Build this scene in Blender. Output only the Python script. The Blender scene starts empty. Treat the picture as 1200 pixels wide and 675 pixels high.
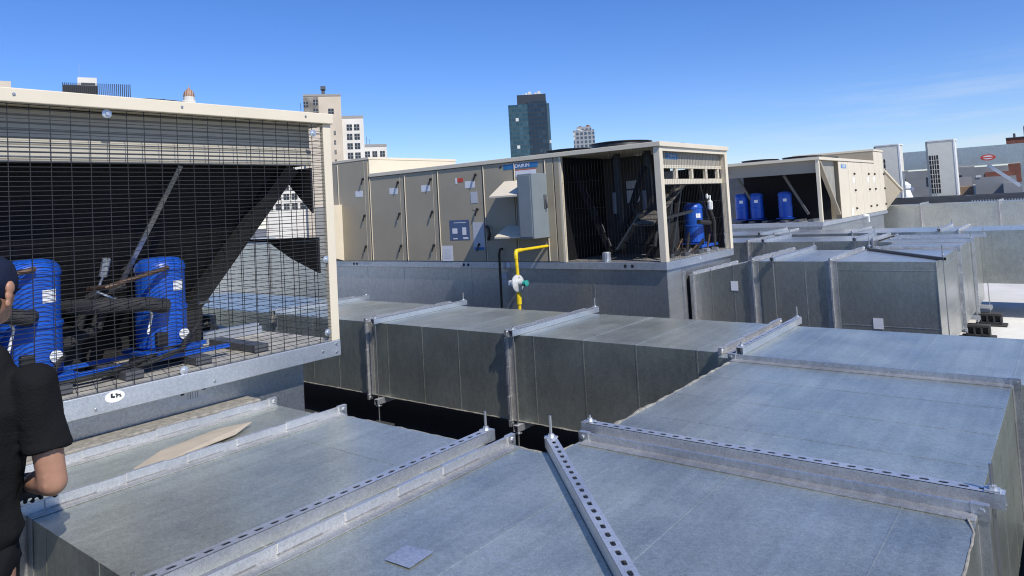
import bpy, bmesh, math, random
from mathutils import Vector, Matrix
random.seed(7)
R = math.radians
scene = bpy.context.scene
COL = scene.collection

# ------------------------------------------------------------------ camera
EYE = Vector((0.0, 0.0, 1.83))
yaw, pit, rol = R(-38.403), R(-2.677), R(-3.244)
fw = Vector((math.sin(yaw)*math.cos(pit), math.cos(yaw)*math.cos(pit), -math.sin(pit)))
rt = fw.cross(Vector((0, 0, 1))).normalized()
up = rt.cross(fw)
r2 = rt*math.cos(rol) + up*math.sin(rol)
u2 = -rt*math.sin(rol) + up*math.cos(rol)
cd = bpy.data.cameras.new("camera")
cam = bpy.data.objects.new("camera", cd); COL.objects.link(cam)
cam.matrix_world = Matrix(((r2.x, u2.x, -fw.x, EYE.x), (r2.y, u2.y, -fw.y, EYE.y),
                           (r2.z, u2.z, -fw.z, EYE.z), (0, 0, 0, 1)))
cd.sensor_width = 36; cd.sensor_fit = 'HORIZONTAL'
cd.lens = 825.14/1200*36
cd.shift_y = -(337.5-204.2)/1200
cd.clip_start = 0.05; cd.clip_end = 6000
scene.camera = cam

# ------------------------------------------------------------------ light
SUN = Vector((1.0, -0.30, 1.13)).normalized()
SUN_EL = math.asin(SUN.z); SUN_AZ = math.atan2(SUN.x, SUN.y)
world = bpy.data.worlds.new("World"); scene.world = world
world.use_nodes = True
wn = world.node_tree; wn.nodes.clear()
wo = wn.nodes.new('ShaderNodeOutputWorld'); bg = wn.nodes.new('ShaderNodeBackground')
sky = wn.nodes.new('ShaderNodeTexSky'); sky.sky_type = 'NISHITA'; sky.sun_disc = False
sky.sun_elevation = SUN_EL; sky.sun_rotation = SUN_AZ
sky.air_density = 1.0; sky.dust_density = 0.05; sky.ozone_density = 4.0; sky.altitude = 50
# thin high cirrus low over the horizon
tc = wn.nodes.new('ShaderNodeTexCoord'); mp = wn.nodes.new('ShaderNodeMapping')
mp.inputs['Scale'].default_value = (2.2, 2.2, 26.0)
mp.inputs['Rotation'].default_value = (0.05, 0.06, 0.3)
nz = wn.nodes.new('ShaderNodeTexNoise'); nz.inputs['Scale'].default_value = 1.7
nz.inputs['Detail'].default_value = 7; nz.inputs['Roughness'].default_value = 0.6
cr = wn.nodes.new('ShaderNodeValToRGB'); cr.color_ramp.elements[0].position = 0.47
cr.color_ramp.elements[1].position = 0.78
cr.color_ramp.elements[1].color = (0.75, 0.75, 0.75, 1)
sp = wn.nodes.new('ShaderNodeSeparateXYZ')
mr = wn.nodes.new('ShaderNodeMapRange'); mr.inputs[1].default_value = 0.17; mr.inputs[2].default_value = 0.05
mr.inputs[3].default_value = 0; mr.inputs[4].default_value = 1
mrx = wn.nodes.new('ShaderNodeMapRange'); mrx.inputs[1].default_value = -0.5; mrx.inputs[2].default_value = -0.1
mul = wn.nodes.new('ShaderNodeMath'); mul.operation = 'MULTIPLY'
mul2 = wn.nodes.new('ShaderNodeMath'); mul2.operation = 'MULTIPLY'
mx = wn.nodes.new('ShaderNodeMix'); mx.data_type = 'RGBA'
mx.inputs[7].default_value = (4.6, 5.2, 6.0, 1)
L = wn.links.new
L(tc.outputs['Generated'], mp.inputs[0]); L(mp.outputs[0], nz.inputs['Vector']); L(nz.outputs[0], cr.inputs[0])
L(tc.outputs['Generated'], sp.inputs[0]); L(sp.outputs[2], mr.inputs[0]); L(sp.outputs[0], mrx.inputs[0])
L(cr.outputs[0], mul.inputs[0]); L(mr.outputs[0], mul.inputs[1])
L(mul.outputs[0], mul2.inputs[0]); L(mrx.outputs[0], mul2.inputs[1])
L(mul2.outputs[0], mx.inputs[0]); L(sky.outputs[0], mx.inputs[6])
hs = wn.nodes.new('ShaderNodeHueSaturation'); hs.inputs['Saturation'].default_value = 1.14; hs.inputs['Hue'].default_value = 0.508
hz = wn.nodes.new('ShaderNodeMapRange'); hz.inputs[1].default_value = 0.0; hz.inputs[2].default_value = 0.38
L(sp.outputs[2], hz.inputs[0])
tn = wn.nodes.new('ShaderNodeMix'); tn.data_type = 'RGBA'; tn.inputs[6].default_value = (0.74, 0.80, 1.0, 1); tn.inputs[7].default_value = (0.74, 0.84, 1.0, 1)
L(hz.outputs[0], tn.inputs[0])
ml = wn.nodes.new('ShaderNodeMix'); ml.data_type = 'RGBA'; ml.blend_type = 'MULTIPLY'; ml.inputs[0].default_value = 1.0
L(sky.outputs[0], ml.inputs[6]); L(tn.outputs[2], ml.inputs[7])
L(ml.outputs[2], hs.inputs['Color']); L(hs.outputs[0], mx.inputs[6]); L(mx.outputs[2], bg.inputs[0]); L(bg.outputs[0], wo.inputs[0])
bg.inputs[1].default_value = 0.136

sd = bpy.data.lights.new("sun", 'SUN'); sd.energy = 4.6; sd.angle = R(0.5); sd.color = (1.0, 0.95, 0.87)
so = bpy.data.objects.new("sun", sd); COL.objects.link(so)
so.rotation_euler = SUN.to_track_quat('Z', 'Y').to_euler(); so.location = (20, -10, 30)

vs = scene.view_settings
scene.display_settings.display_device = 'sRGB'
vs.view_transform = 'Standard'; vs.look = 'None'; vs.gamma = 1.0; vs.exposure = 0.15
scene.cycles.pixel_filter_type = 'BLACKMAN_HARRIS'; scene.cycles.filter_width = 1.1; vs.use_curve_mapping = False

# ------------------------------------------------------------------ materials
def new_mat(name):
    m = bpy.data.materials.new(name); m.use_nodes = True
    nt = m.node_tree; b = nt.nodes['Principled BSDF']
    return m, nt, b

def mat(name, col, rough=0.6, metal=0.0, var=0.12, scale=6.0, bump=0.0, bscale=40.0, spec=0.5):
    """plain procedural paint / plastic: colour broken up by soft noise"""
    m, nt, b = new_mat(name)
    t = nt.nodes.new('ShaderNodeTexCoord')
    n = nt.nodes.new('ShaderNodeTexNoise'); n.inputs['Scale'].default_value = scale; n.inputs['Detail'].default_value = 6
    r = nt.nodes.new('ShaderNodeValToRGB')
    c = col
    r.color_ramp.elements[0].position = 0.3; r.color_ramp.elements[1].position = 0.7
    r.color_ramp.elements[0].color = (c[0]*(1-var), c[1]*(1-var), c[2]*(1-var), 1)
    r.color_ramp.elements[1].color = (min(1, c[0]*(1+var)), min(1, c[1]*(1+var)), min(1, c[2]*(1+var)), 1)
    nt.links.new(t.outputs['Object'], n.inputs['Vector']); nt.links.new(n.outputs[0], r.inputs[0])
    nt.links.new(r.outputs[0], b.inputs['Base Color'])
    b.inputs['Roughness'].default_value = rough; b.inputs['Metallic'].default_value = metal
    b.inputs['Specular IOR Level'].default_value = spec
    if bump:
        n2 = nt.nodes.new('ShaderNodeTexNoise'); n2.inputs['Scale'].default_value = bscale; n2.inputs['Detail'].default_value = 4
        bp = nt.nodes.new('ShaderNodeBump'); bp.inputs['Strength'].default_value = bump; bp.inputs['Distance'].default_value = 0.01
        nt.links.new(t.outputs['Object'], n2.inputs['Vector']); nt.links.new(n2.outputs[0], bp.inputs['Height'])
        nt.links.new(bp.outputs[0], b.inputs['Normal'])
    return m

def galv(name, base=0.42, rough=0.36, tint=(0.97, 1.0, 1.03), streak=True, dirt=0.35, wave=0.0035):
    """zinc coated sheet: spangle, long rolling streaks, water stains, slow oil-canning waves"""
    m, nt, b = new_mat(name); k = nt.links.new
    t = nt.nodes.new('ShaderNodeTexCoord')
    vo = nt.nodes.new('ShaderNodeTexVoronoi'); vo.inputs['Scale'].default_value = 95
    k(t.outputs['Object'], vo.inputs['Vector'])
    sepc = nt.nodes.new('ShaderNodeSeparateColor'); k(vo.outputs['Color'], sepc.inputs[0])
    ns = nt.nodes.new('ShaderNodeTexNoise'); ns.inputs['Scale'].default_value = 2.3; ns.inputs['Detail'].default_value = 8
    ns.inputs['Roughness'].default_value = 0.62; k(t.outputs['Object'], ns.inputs['Vector'])
    mp = nt.nodes.new('ShaderNodeMapping'); mp.inputs['Scale'].default_value = (30, 1.2, 14) if streak else (6, 6, 6)
    k(t.outputs['Object'], mp.inputs[0])
    st = nt.nodes.new('ShaderNodeTexNoise'); st.inputs['Scale'].default_value = 1.0; st.inputs['Detail'].default_value = 5
    k(mp.outputs[0], st.inputs['Vector'])
    fl = nt.nodes.new('ShaderNodeTexNoise'); fl.inputs['Scale'].default_value = 260; fl.inputs['Detail'].default_value = 2
    k(t.outputs['Object'], fl.inputs['Vector'])
    def M(op, a, b_):
        n = nt.nodes.new('ShaderNodeMath'); n.operation = op
        for i, v in enumerate((a, b_)):
            if isinstance(v, (int, float)): n.inputs[i].default_value = v
            else: k(v, n.inputs[i])
        return n.outputs[0]
    v = M('ADD', M('MULTIPLY', M('SUBTRACT', sepc.outputs[0], 0.5), 0.09), base)
    v = M('ADD', v, M('MULTIPLY', M('SUBTRACT', ns.outputs[0], 0.5), dirt*0.55))
    v = M('ADD', v, M('MULTIPLY', M('SUBTRACT', st.outputs[0], 0.5), 0.24))
    v = M('ADD', v, M('MULTIPLY', M('SUBTRACT', fl.outputs[0], 0.5), 0.42))
    v = M('MAXIMUM', v, 0.08)
    cc = nt.nodes.new('ShaderNodeCombineColor')
    for i in range(3): k(M('MULTIPLY', v, tint[i]), cc.inputs[i])
    # white chalky spots
    wp = nt.nodes.new('ShaderNodeTexNoise'); wp.inputs['Scale'].default_value = 15; wp.inputs['Detail'].default_value = 9
    wp.inputs['Roughness'].default_value = 0.75; k(t.outputs['Object'], wp.inputs['Vector'])
    wr = nt.nodes.new('ShaderNodeValToRGB'); wr.color_ramp.elements[0].position = 0.63; wr.color_ramp.elements[1].position = 0.72
    k(wp.outputs[0], wr.inputs[0])
    # grit specks and long thin scratches
    sv = nt.nodes.new('ShaderNodeTexVoronoi'); sv.inputs['Scale'].default_value = 34; k(t.outputs['Object'], sv.inputs['Vector'])
    sc2 = nt.nodes.new('ShaderNodeSeparateColor'); k(sv.outputs['Color'], sc2.inputs[0])
    speck = M('LESS_THAN', sv.outputs['Distance'], M('MULTIPLY', M('POWER', sc2.outputs[1], 5.0), 0.17))
    sn1 = nt.nodes.new('ShaderNodeTexNoise'); sn1.inputs['Scale'].default_value = 1.1; sn1.inputs['Detail'].default_value = 1.0; k(t.outputs['Object'], sn1.inputs['Vector'])
    scr = M('LESS_THAN', M('ABSOLUTE', M('SUBTRACT', sn1.outputs[0], 0.52), 0.0), 0.0011)
    scr = M('MULTIPLY', scr, M('GREATER_THAN', ns.outputs[0], 0.54))
    grit = M('MINIMUM', M('ADD', M('MULTIPLY', speck, 0.6), M('MULTIPLY', scr, 0.45)), 1.0)
    mixw = nt.nodes.new('ShaderNodeMix'); mixw.data_type = 'RGBA'
    k(M('MAXIMUM', grit, M('MULTIPLY', wr.outputs[0], 0.35)), mixw.inputs[0]); k(cc.outputs[0], mixw.inputs[6]); mixw.inputs[7].default_value = (0.6, 0.62, 0.62, 1)
    k(mixw.outputs[2], b.inputs['Base Color'])
    ge = nt.nodes.new('ShaderNodeNewGeometry'); sn = nt.nodes.new('ShaderNodeSeparateXYZ'); k(ge.outputs['True Normal'], sn.inputs[0])
    upf = M('GREATER_THAN', sn.outputs[2], 0.8)      # flat tops less metallic, as if dusty, to grey their sky reflection
    k(M('SUBTRACT', 0.87, M('MULTIPLY', upf, M('ADD', 0.0, M('MULTIPLY', ns.outputs[0], 0.22)))), b.inputs['Metallic'])
    rr = M('ADD', rough-0.06, M('MULTIPLY', ns.outputs[0], 0.14))
    rr = M('ADD', rr, M('MULTIPLY', wr.outputs[0], 0.2))
    k(rr, b.inputs['Roughness'])
    wv = nt.nodes.new('ShaderNodeTexNoise'); wv.inputs['Scale'].default_value = 1.7; wv.inputs['Detail'].default_value = 0.0
    k(t.outputs['Object'], wv.inputs['Vector'])
    bp = nt.nodes.new('ShaderNodeBump'); bp.inputs['Strength'].default_value = 1.0; bp.inputs['Distance'].default_value = wave
    k(wv.outputs[0], bp.inputs['Height'])
    bp2 = nt.nodes.new('ShaderNodeBump'); bp2.inputs['Strength'].default_value = 0.12; bp2.inputs['Distance'].default_value = 0.004
    k(fl.outputs[0], bp2.inputs['Height']); k(bp.outputs[0], bp2.inputs['Normal'])
    k(bp2.outputs[0], b.inputs['Normal'])
    return m

GALV = galv('galvanized_sheet', base=0.54, rough=0.32, tint=(.99,1.03,.89), dirt=.75, wave=.011)
GALV_FAR = galv('galvanized_sheet_far', base=0.56, rough=0.30, wave=0.007, tint=(1.01,1.02,.93))
GALV_CURB = galv('galvanized_curb', base=0.52, rough=0.34)
GALV_RAIL = galv('galvanized_rail', base=0.62, rough=0.46, dirt=0.2, wave=0.003)
ZINC = galv('zinc_channel', base=0.66, rough=0.42, streak=False, dirt=0.25, wave=0.001)
STRIP = galv('zinc_end_strip', base=0.50, rough=0.46, tint=(1.02, 1.0, 0.93), dirt=0.9, wave=0.002)
FLANGE = galv('zinc_flange', base=0.66, rough=0.40, tint=(1.0, 1.0, 0.98), dirt=0.35, wave=0.002)
STEEL = mat('threaded_steel', (0.45, 0.45, 0.44), 0.35, 0.9)
SAND = mat('sand_enamel', (0.365, 0.315, 0.225), 0.45, var=0.05, scale=2.5)  # unit paint, darkened to suit sides in grazing sun
CREAM = mat('cream_enamel', (0.66, 0.59, 0.455), 0.42, var=0.04, scale=3)
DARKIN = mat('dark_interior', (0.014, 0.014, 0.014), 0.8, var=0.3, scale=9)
COIL = mat('condenser_fin', (0.010, 0.010, 0.011), 0.7, 0.0, var=0.3, scale=60, bump=0.3, bscale=220, spec=.2)
BLACK = mat('black_coat', (0.018, 0.018, 0.018), 0.45, var=0.2)
WIRE = mat('guard_wire', (0.02, 0.02, 0.021), 0.5)
BLUE = mat('compressor_blue', (0.010, 0.082, 0.44), 0.36, var=0.12, scale=9)
RUBBER = mat('pipe_insulation', (0.022, 0.022, 0.024), 0.8, bump=0.5, bscale=90)
COPPER = mat('copper_pipe', (0.13, 0.085, 0.06), 0.45, 0.6, var=0.25, scale=20)
PAPER = mat('paper', (0.72, 0.73, 0.74), 0.8, var=0.05)
PAPER_GREY = mat('grey_label', (0.50, 0.52, 0.55), 0.6, var=0.08, scale=30)
INK = mat('ink', (0.02, 0.02, 0.025), 0.6)
LOGO_BLUE = mat('logo_blue', (0.03, 0.17, 0.38), 0.5)
PLATE_BLUE = mat('plate_blue', (0.07, 0.11, 0.22), 0.45)
RED = mat('label_red', (0.55, 0.06, 0.03), 0.5)
YELLOW = mat('gas_yellow', (0.70, 0.50, 0.01), 0.45, var=0.16, scale=30)
WHITEP = mat('white_casting', (0.75, 0.76, 0.75), 0.4, var=0.06)
TEAL = mat('teal_cap', (0.03, 0.30, 0.24), 0.4)
GREYBOX = mat('grey_enamel', (0.19, 0.225, 0.245), 0.4, var=0.05)
VRF = mat('vrf_cream', (0.66, 0.645, 0.56), 0.5, var=0.04)
BOARD = mat('tan_board', (0.40, 0.345, 0.265), 0.8, var=0.08, scale=14)
SEAL = mat('duct_sealant', (0.25, 0.235, 0.20), 0.75, var=0.3, scale=40, bump=0.6, bscale=70)
BLOCK = mat('rubber_block', (0.035, 0.035, 0.035), 0.85, bump=0.5, bscale=60)
STEELDARK = mat('dunnage_steel', (0.085, 0.09, 0.10), 0.55, 0.2)

def bands(name, base, line, axis, period, width, rough=0.6, metal=0.0):
    """paint with fine parallel creases (panel joints / corrugations) across one axis"""
    m, nt, b = new_mat(name); k = nt.links.new
    t = nt.nodes.new('ShaderNodeTexCoord'); s = nt.nodes.new('ShaderNodeSeparateXYZ'); k(t.outputs['Object'], s.inputs[0])
    f = nt.nodes.new('ShaderNodeMath'); f.operation = 'DIVIDE'; k(s.outputs[axis], f.inputs[0]); f.inputs[1].default_value = period
    g = nt.nodes.new('ShaderNodeMath'); g.operation = 'FRACT'; k(f.outputs[0], g.inputs[0])
    h = nt.nodes.new('ShaderNodeMath'); h.operation = 'LESS_THAN'; k(g.outputs[0], h.inputs[0]); h.inputs[1].default_value = width
    n = nt.nodes.new('ShaderNodeTexNoise'); n.inputs['Scale'].default_value = 3; n.inputs['Detail'].default_value = 7; k(t.outputs['Object'], n.inputs['Vector'])
    a = nt.nodes.new('ShaderNodeMix'); a.data_type = 'RGBA'; a.inputs[6].default_value = (base[0]*.9, base[1]*.9, base[2]*.9, 1)
    a.inputs[7].default_value = (base[0]*1.1, base[1]*1.1, base[2]*1.1, 1); k(n.outputs[0], a.inputs[0])
    x = nt.nodes.new('ShaderNodeMix'); x.data_type = 'RGBA'; k(h.outputs[0], x.inputs[0]); k(a.outputs[2], x.inputs[6]); x.inputs[7].default_value = (*line, 1)
    k(x.outputs[2], b.inputs['Base Color']); b.inputs['Roughness'].default_value = rough; b.inputs['Metallic'].default_value = metal
    return m

def roofing(name, c, seam, dirt):
    m, nt, b = new_mat(name); k = nt.links.new
    t = nt.nodes.new('ShaderNodeTexCoord')
    n = nt.nodes.new('ShaderNodeTexNoise'); n.inputs['Scale'].default_value = 1.1; n.inputs['Detail'].default_value = 9; n.inputs['Roughness'].default_value = 0.65
    k(t.outputs['Object'], n.inputs['Vector'])
    r = nt.nodes.new('ShaderNodeValToRGB'); r.color_ramp.elements[0].position = 0.32; r.color_ramp.elements[1].position = 0.62
    r.color_ramp.elements[0].color = (*dirt, 1); r.color_ramp.elements[1].color = (*c, 1); k(n.outputs[0], r.inputs[0])
    s = nt.nodes.new('ShaderNodeSeparateXYZ'); k(t.outputs['Object'], s.inputs[0])
    f = nt.nodes.new('ShaderNodeMath'); f.operation = 'DIVIDE'; k(s.outputs[0], f.inputs[0]); f.inputs[1].default_value = 1.9
    g = nt.nodes.new('ShaderNodeMath'); g.operation = 'FRACT'; k(f.outputs[0], g.inputs[0])
    h = nt.nodes.new('ShaderNodeMath'); h.operation = 'LESS_THAN'; k(g.outputs[0], h.inputs[0]); h.inputs[1].default_value = 0.012
    x = nt.nodes.new('ShaderNodeMix'); x.data_type = 'RGBA'; k(h.outputs[0], x.inputs[0]); k(r.outputs[0], x.inputs[6]); x.inputs[7].default_value = (*seam, 1)
    k(x.outputs[2], b.inputs['Base Color']); b.inputs['Roughness'].default_value = 0.8
    n2 = nt.nodes.new('ShaderNodeTexNoise'); n2.inputs['Scale'].default_value = 60; k(t.outputs['Object'], n2.inputs['Vector'])
    bp = nt.nodes.new('ShaderNodeBump'); bp.inputs['Strength'].default_value = 0.3; bp.inputs['Distance'].default_value = 0.01
    k(n2.outputs[0], bp.inputs['Height']); k(bp.outputs[0], b.inputs['Normal'])
    return m

ROOF = roofing('white_roof_membrane', (0.62, 0.61, 0.57), (0.36, 0.35, 0.33), (0.50, 0.49, 0.45))
ROOF_DARK = roofing('darkened_roof', (0.035, 0.035, 0.036), (0.02, 0.02, 0.02), (0.024, 0.024, 0.024))
CITY = mat('city_ground', (0.16, 0.155, 0.15), 0.9, var=0.5, scale=0.02)

# ------------------------------------------------------------------ mesh helper
class MB:
    def __init__(s): s.v = []; s.f = []; s.m = []; s.mats = []; s.cur = 0
    def mat(s, m):
        if m not in s.mats: s.mats.append(m)
        s.cur = s.mats.index(m); return s
    def add(s, vs, fs):
        o = len(s.v); s.v += [Vector(p) for p in vs]
        for f in fs: s.f.append([o+i for i in f]); s.m.append(s.cur)
        return s
    def box(s, a, b):
        x0, y0, z0 = [min(a[i], b[i]) for i in range(3)]; x1, y1, z1 = [max(a[i], b[i]) for i in range(3)]
        return s.add([(x0,y0,z0),(x1,y0,z0),(x1,y1,z0),(x0,y1,z0),(x0,y0,z1),(x1,y0,z1),(x1,y1,z1),(x0,y1,z1)],
                     [(3,2,1,0),(4,5,6,7),(0,1,5,4),(1,2,6,5),(2,3,7,6),(3,0,4,7)])
    def cbox(s, c, h): return s.box([c[i]-h[i] for i in range(3)], [c[i]+h[i] for i in range(3)])
    def bar(s, p, q, w, h, upv=(0, 0, 1)):
        """rectangular bar from p to q, width w across, height h along upv"""
        p, q = Vector(p), Vector(q); d = (q-p).normalized(); u = Vector(upv)
        if abs(d.dot(u)) > 0.99: u = Vector((0, 1, 0))
        a = d.cross(u).normalized(); u = a.cross(d)
        vs = []
        for c in (p, q):
            for i, j in ((-1,-1),(1,-1),(1,1),(-1,1)): vs.append(c + a*(i*w/2) + u*(j*h/2))
        return s.add(vs, [(3,2,1,0),(4,5,6,7),(0,1,5,4),(1,2,6,5),(2,3,7,6),(3,0,4,7)])
    def tube(s, pts, r, n=10, cap=True):
        pts = [Vector(p) for p in pts]; rs = r if isinstance(r, (list, tuple)) else [r]*len(pts)
        o = len(s.v); prev = None
        for i, p in enumerate(pts):
            if i == 0: d = pts[1]-p
            elif i == len(pts)-1: d = p-pts[i-1]
            else: d = (pts[i+1]-p).normalized() + (p-pts[i-1]).normalized()
            d = d.normalized()
            if prev is None:
                a = d.cross(Vector((0, 0, 1)));
                if a.length < 1e-3: a = d.cross(Vector((0, 1, 0)))
                a.normalize()
            else:
                a = prev - d*prev.dot(d); a.normalize()
            prev = a; b = d.cross(a)
            for k in range(n):
                t = 2*math.pi*k/n; s.v.append(p + (a*math.cos(t)+b*math.sin(t))*rs[i])
        for i in range(len(pts)-1):
            for k in range(n):
                k2 = (k+1) % n
                s.f.append([o+i*n+k, o+i*n+k2, o+(i+1)*n+k2, o+(i+1)*n+k]); s.m.append(s.cur)
        if cap:
            s.f.append([o+k for k in range(n)][::-1]); s.m.append(s.cur)
            e = o+(len(pts)-1)*n; s.f.append([e+k for k in range(n)]); s.m.append(s.cur)
        return s
    def lathe(s, c, prof, n=20, axis=(0, 0, 1)):
        """prof: list of (radius, height) along axis from c"""
        ax = Vector(axis).normalized(); a = ax.orthogonal().normalized(); b = ax.cross(a); c = Vector(c); o = len(s.v)
        for r, h in prof:
            for k in range(n):
                t = 2*math.pi*k/n; s.v.append(c + ax*h + (a*math.cos(t)+b*math.sin(t))*max(r, 1e-4))
        for i in range(len(prof)-1):
            for k in range(n):
                k2 = (k+1) % n; s.f.append([o+i*n+k, o+i*n+k2, o+(i+1)*n+k2, o+(i+1)*n+k]); s.m.append(s.cur)
        s.f.append([o+k for k in range(n)][::-1]); s.m.append(s.cur)
        e = o+(len(prof)-1)*n; s.f.append([e+k for k in range(n)]); s.m.append(s.cur)
        return s
    def prism(s, poly, lo, hi, axis):
        """poly of 2D points in the two other axes (in x,y,z order), extruded lo..hi along axis"""
        def P(p, h):
            if axis == 0: return (h, p[0], p[1])
            if axis == 1: return (p[0], h, p[1])
            return (p[0], p[1], h)
        n = len(poly); vs = [P(p, lo) for p in poly] + [P(p, hi) for p in poly]
        fs = [list(range(n))[::-1], [n+i for i in range(n)]] + [[i, (i+1) % n, n+(i+1) % n, n+i] for i in range(n)]
        return s.add(vs, fs)
    def build(s, name, m=None, parent=None, smooth=False, bevel=0.0, origin=None, solid=0.0):
        if m is not None and not s.mats: s.mats = [m]
        me = bpy.data.meshes.new(name)
        if origin is None:
            if parent is not None: org = WLOC.get(parent.name, Vector())
            else:
                xs = [p.x for p in s.v]; ys = [p.y for p in s.v]; zs = [p.z for p in s.v]
                org = Vector(((min(xs)+max(xs))/2, (min(ys)+max(ys))/2, min(zs)))
        else: org = Vector(origin)
        me.from_pydata([tuple(p-org) for p in s.v], [], s.f)
        for mm in s.mats: me.materials.append(mm)
        me.polygons.foreach_set('material_index', s.m)
        bm = bmesh.new(); bm.from_mesh(me); bmesh.ops.recalc_face_normals(bm, faces=bm.faces); bm.to_mesh(me); bm.free()
        if smooth: me.polygons.foreach_set('use_smooth', [True]*len(me.polygons))
        me.update()
        o = bpy.data.objects.new(name, me); COL.objects.link(o)
        if parent is not None:
            o.parent = parent; WLOC[o.name] = org
        else:
            o.location = org; WLOC[o.name] = org
        if bevel:
            bv = o.modifiers.new('bevel', 'BEVEL'); bv.width = bevel; bv.segments = 2; bv.limit_method = 'ANGLE'; bv.angle_limit = R(40)
        if smooth:
            try: me.set_sharp_from_angle(angle=R(40))
            except Exception: pass
        return o
WLOC = {}

def tag(o, label=None, cat=None, group=None, kind=None):
    if label: o['label'] = label
    if cat: o['category'] = cat
    if group: o['group'] = group
    if kind: o['kind'] = kind
    return o

def thing(name, loc, label, cat, group=None):
    o = bpy.data.objects.new(name, None); COL.objects.link(o); o.location = loc; o.empty_display_size = 0.1
    WLOC[o.name] = Vector(loc)
    return tag(o, label, cat, group)

def text_mesh(name, txt, size, m, parent, mw, depth=0.002):
    cu = bpy.data.curves.new(name, 'FONT'); cu.body = txt; cu.size = size; cu.extrude = depth
    cu.align_x = 'CENTER'; cu.align_y = 'CENTER'
    t = bpy.data.objects.new(name+'_tmp', cu); COL.objects.link(t)
    dg = bpy.context.evaluated_depsgraph_get(); dg.update()
    me = bpy.data.meshes.new_from_object(t.evaluated_get(dg)); bpy.data.objects.remove(t); bpy.data.curves.remove(cu)
    me.transform(mw); me.transform(Matrix.Translation(-WLOC[parent.name])); me.materials.clear(); me.materials.append(m)
    o = bpy.data.objects.new(name, me); COL.objects.link(o); o.parent = parent; WLOC[o.name] = WLOC[parent.name]
    return o

def frame(origin, xa, ya):
    xa = Vector(xa).normalized(); ya = Vector(ya).normalized(); za = xa.cross(ya)
    return Matrix(((xa.x, ya.x, za.x, origin[0]), (xa.y, ya.y, za.y, origin[1]), (xa.z, ya.z, za.z, origin[2]), (0, 0, 0, 1)))

# ================================================================== SETTING
def structure(o): o['kind'] = 'structure'; return o
structure(MB().box((-2600, -2600, -31), (2600, 2600, -30)).build('ground', CITY))
structure(MB().box((-34, -14, -30), (16, 52, 0)).build('roof', ROOF))
structure(MB().box((-13.8, -13.8, 0.004), (15.8, 8.95, 0.008)).build('dark_roof_area', ROOF_DARK))  # dark sheet laid to blacken the shaded gaps between the ducts

# ================================================================== DUCTWORK
def seam_lines(mb, axis, lo, hi, a0, a1, z0, z1, step, jit=0.02, offs=0.0, t=0.0018, w=0.005):
    """standing seam ribs round a rectangular duct running along `axis` (0=x,1=y)"""
    p = lo + step*(0.6+offs)
    while p < hi-0.12:
        q = p + random.uniform(-jit, jit)
        if axis == 0:
            mb.box((q-w, a0-t, z0+.003), (q+w, a0+.001, z1+t)); mb.box((q-w, a1-.001, z0+.003), (q+w, a1+t, z1+t)); mb.box((q-w, a0+.0012, z1-.001), (q+w, a1-.0012, z1+t))
        else:
            mb.box((a0-t, q-w, z0+.003), (a0+.001, q+w, z1+t)); mb.box((a1-.001, q-w, z0+.003), (a1+t, q+w, z1+t)); mb.box((a0+.0012, q-w, z1-.001), (a1-.0012, q+w, z1+t))
        p += step

def sheet_body(mb, x0, x1, y0, y1, z0, z1):
    mb.box((x0, y0, z0), (x1, y1, z1))

def flange_ring(name, axis, p, a0, a1, z0, z1, parent, h=0.034, cleats=True, m=FLANGE, wide=0.05):
    """transverse bolted duct flange at p on `axis`: ridge, folded cleats, corner pieces and shiny end strips"""
    mb = MB().mat(m)
    def B(u0, u1, a_0, a_1, zz0, zz1):
        if axis == 0: mb.box((u0, a_0, zz0), (u1, a_1, zz1))
        else: mb.box((a_0, u0, zz0), (a_1, u1, zz1))
    w = 0.0055
    B(p-w, p+w, a0-h, a1+h, z1, z1+h)             # top ridge
    B(p-w, p+w, a0-h, a1+h, z0-h, z0)             # bottom ridge
    B(p-w, p+w, a0-h, a0, z0, z1)                 # sides
    B(p-w, p+w, a1, a1+h, z0, z1)
    mb.mat(STRIP)      # flat folded ends of the sheets either side
    for s in (-1, 1):
        u0, u1 = (p+s*w, p+s*(w+wide))
        B(u0, u1, a0-.0042, a1+.0042, z1+.0005, z1+.0045)
        B(u0, u1, a0-.0042, a0-.0002, z0, z1+.0002)
        B(u0, u1, a1+.0002, a1+.0042, z0, z1+.0002)
    mb.mat(m)
    if cleats:
        y = a0+0.05
        while y < a1-0.14:
            ln = random.uniform(0.14, 0.20)
            hh = h+random.uniform(0.002, 0.006)
            B(p-w-.004, p+w+.004, y, min(y+ln, a1-.02), z1+.008, z1+hh)
            y += ln+random.uniform(0.06, 0.12)
        z = z0+0.05
        while z < z1-0.12:
            B(p-w-.004, p+w+.004, a0-h-.004, a0-.008, z, z+0.13)
            B(p-w-.004, p+w+.004, a1+.008, a1+h+.004, z, z+0.13)
            z += 0.21
    # corner plates
    for aa, sgn in ((a0, 1), (a1, -1)):
        for zz, sz in ((z1, -1), (z0, 1)):
            oa = aa-sgn*(h+.003); oz = zz-sz*(h+.003)
            B(p-w-.005, p+w+.005, oa, oa+sgn*0.045, oz, oz+sz*0.045)
            c = (p, oa+sgn*.018, oz+sz*.018) if axis == 0 else (oa+sgn*.018, p, oz+sz*.018)
            d = Vector((1, 0, 0)) if axis == 0 else Vector((0, 1, 0))
            mb.tube([Vector(c)-d*.016, Vector(c)+d*.016], .009, 6)
    return mb.build(name, None, parent, bevel=0.0012)

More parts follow.
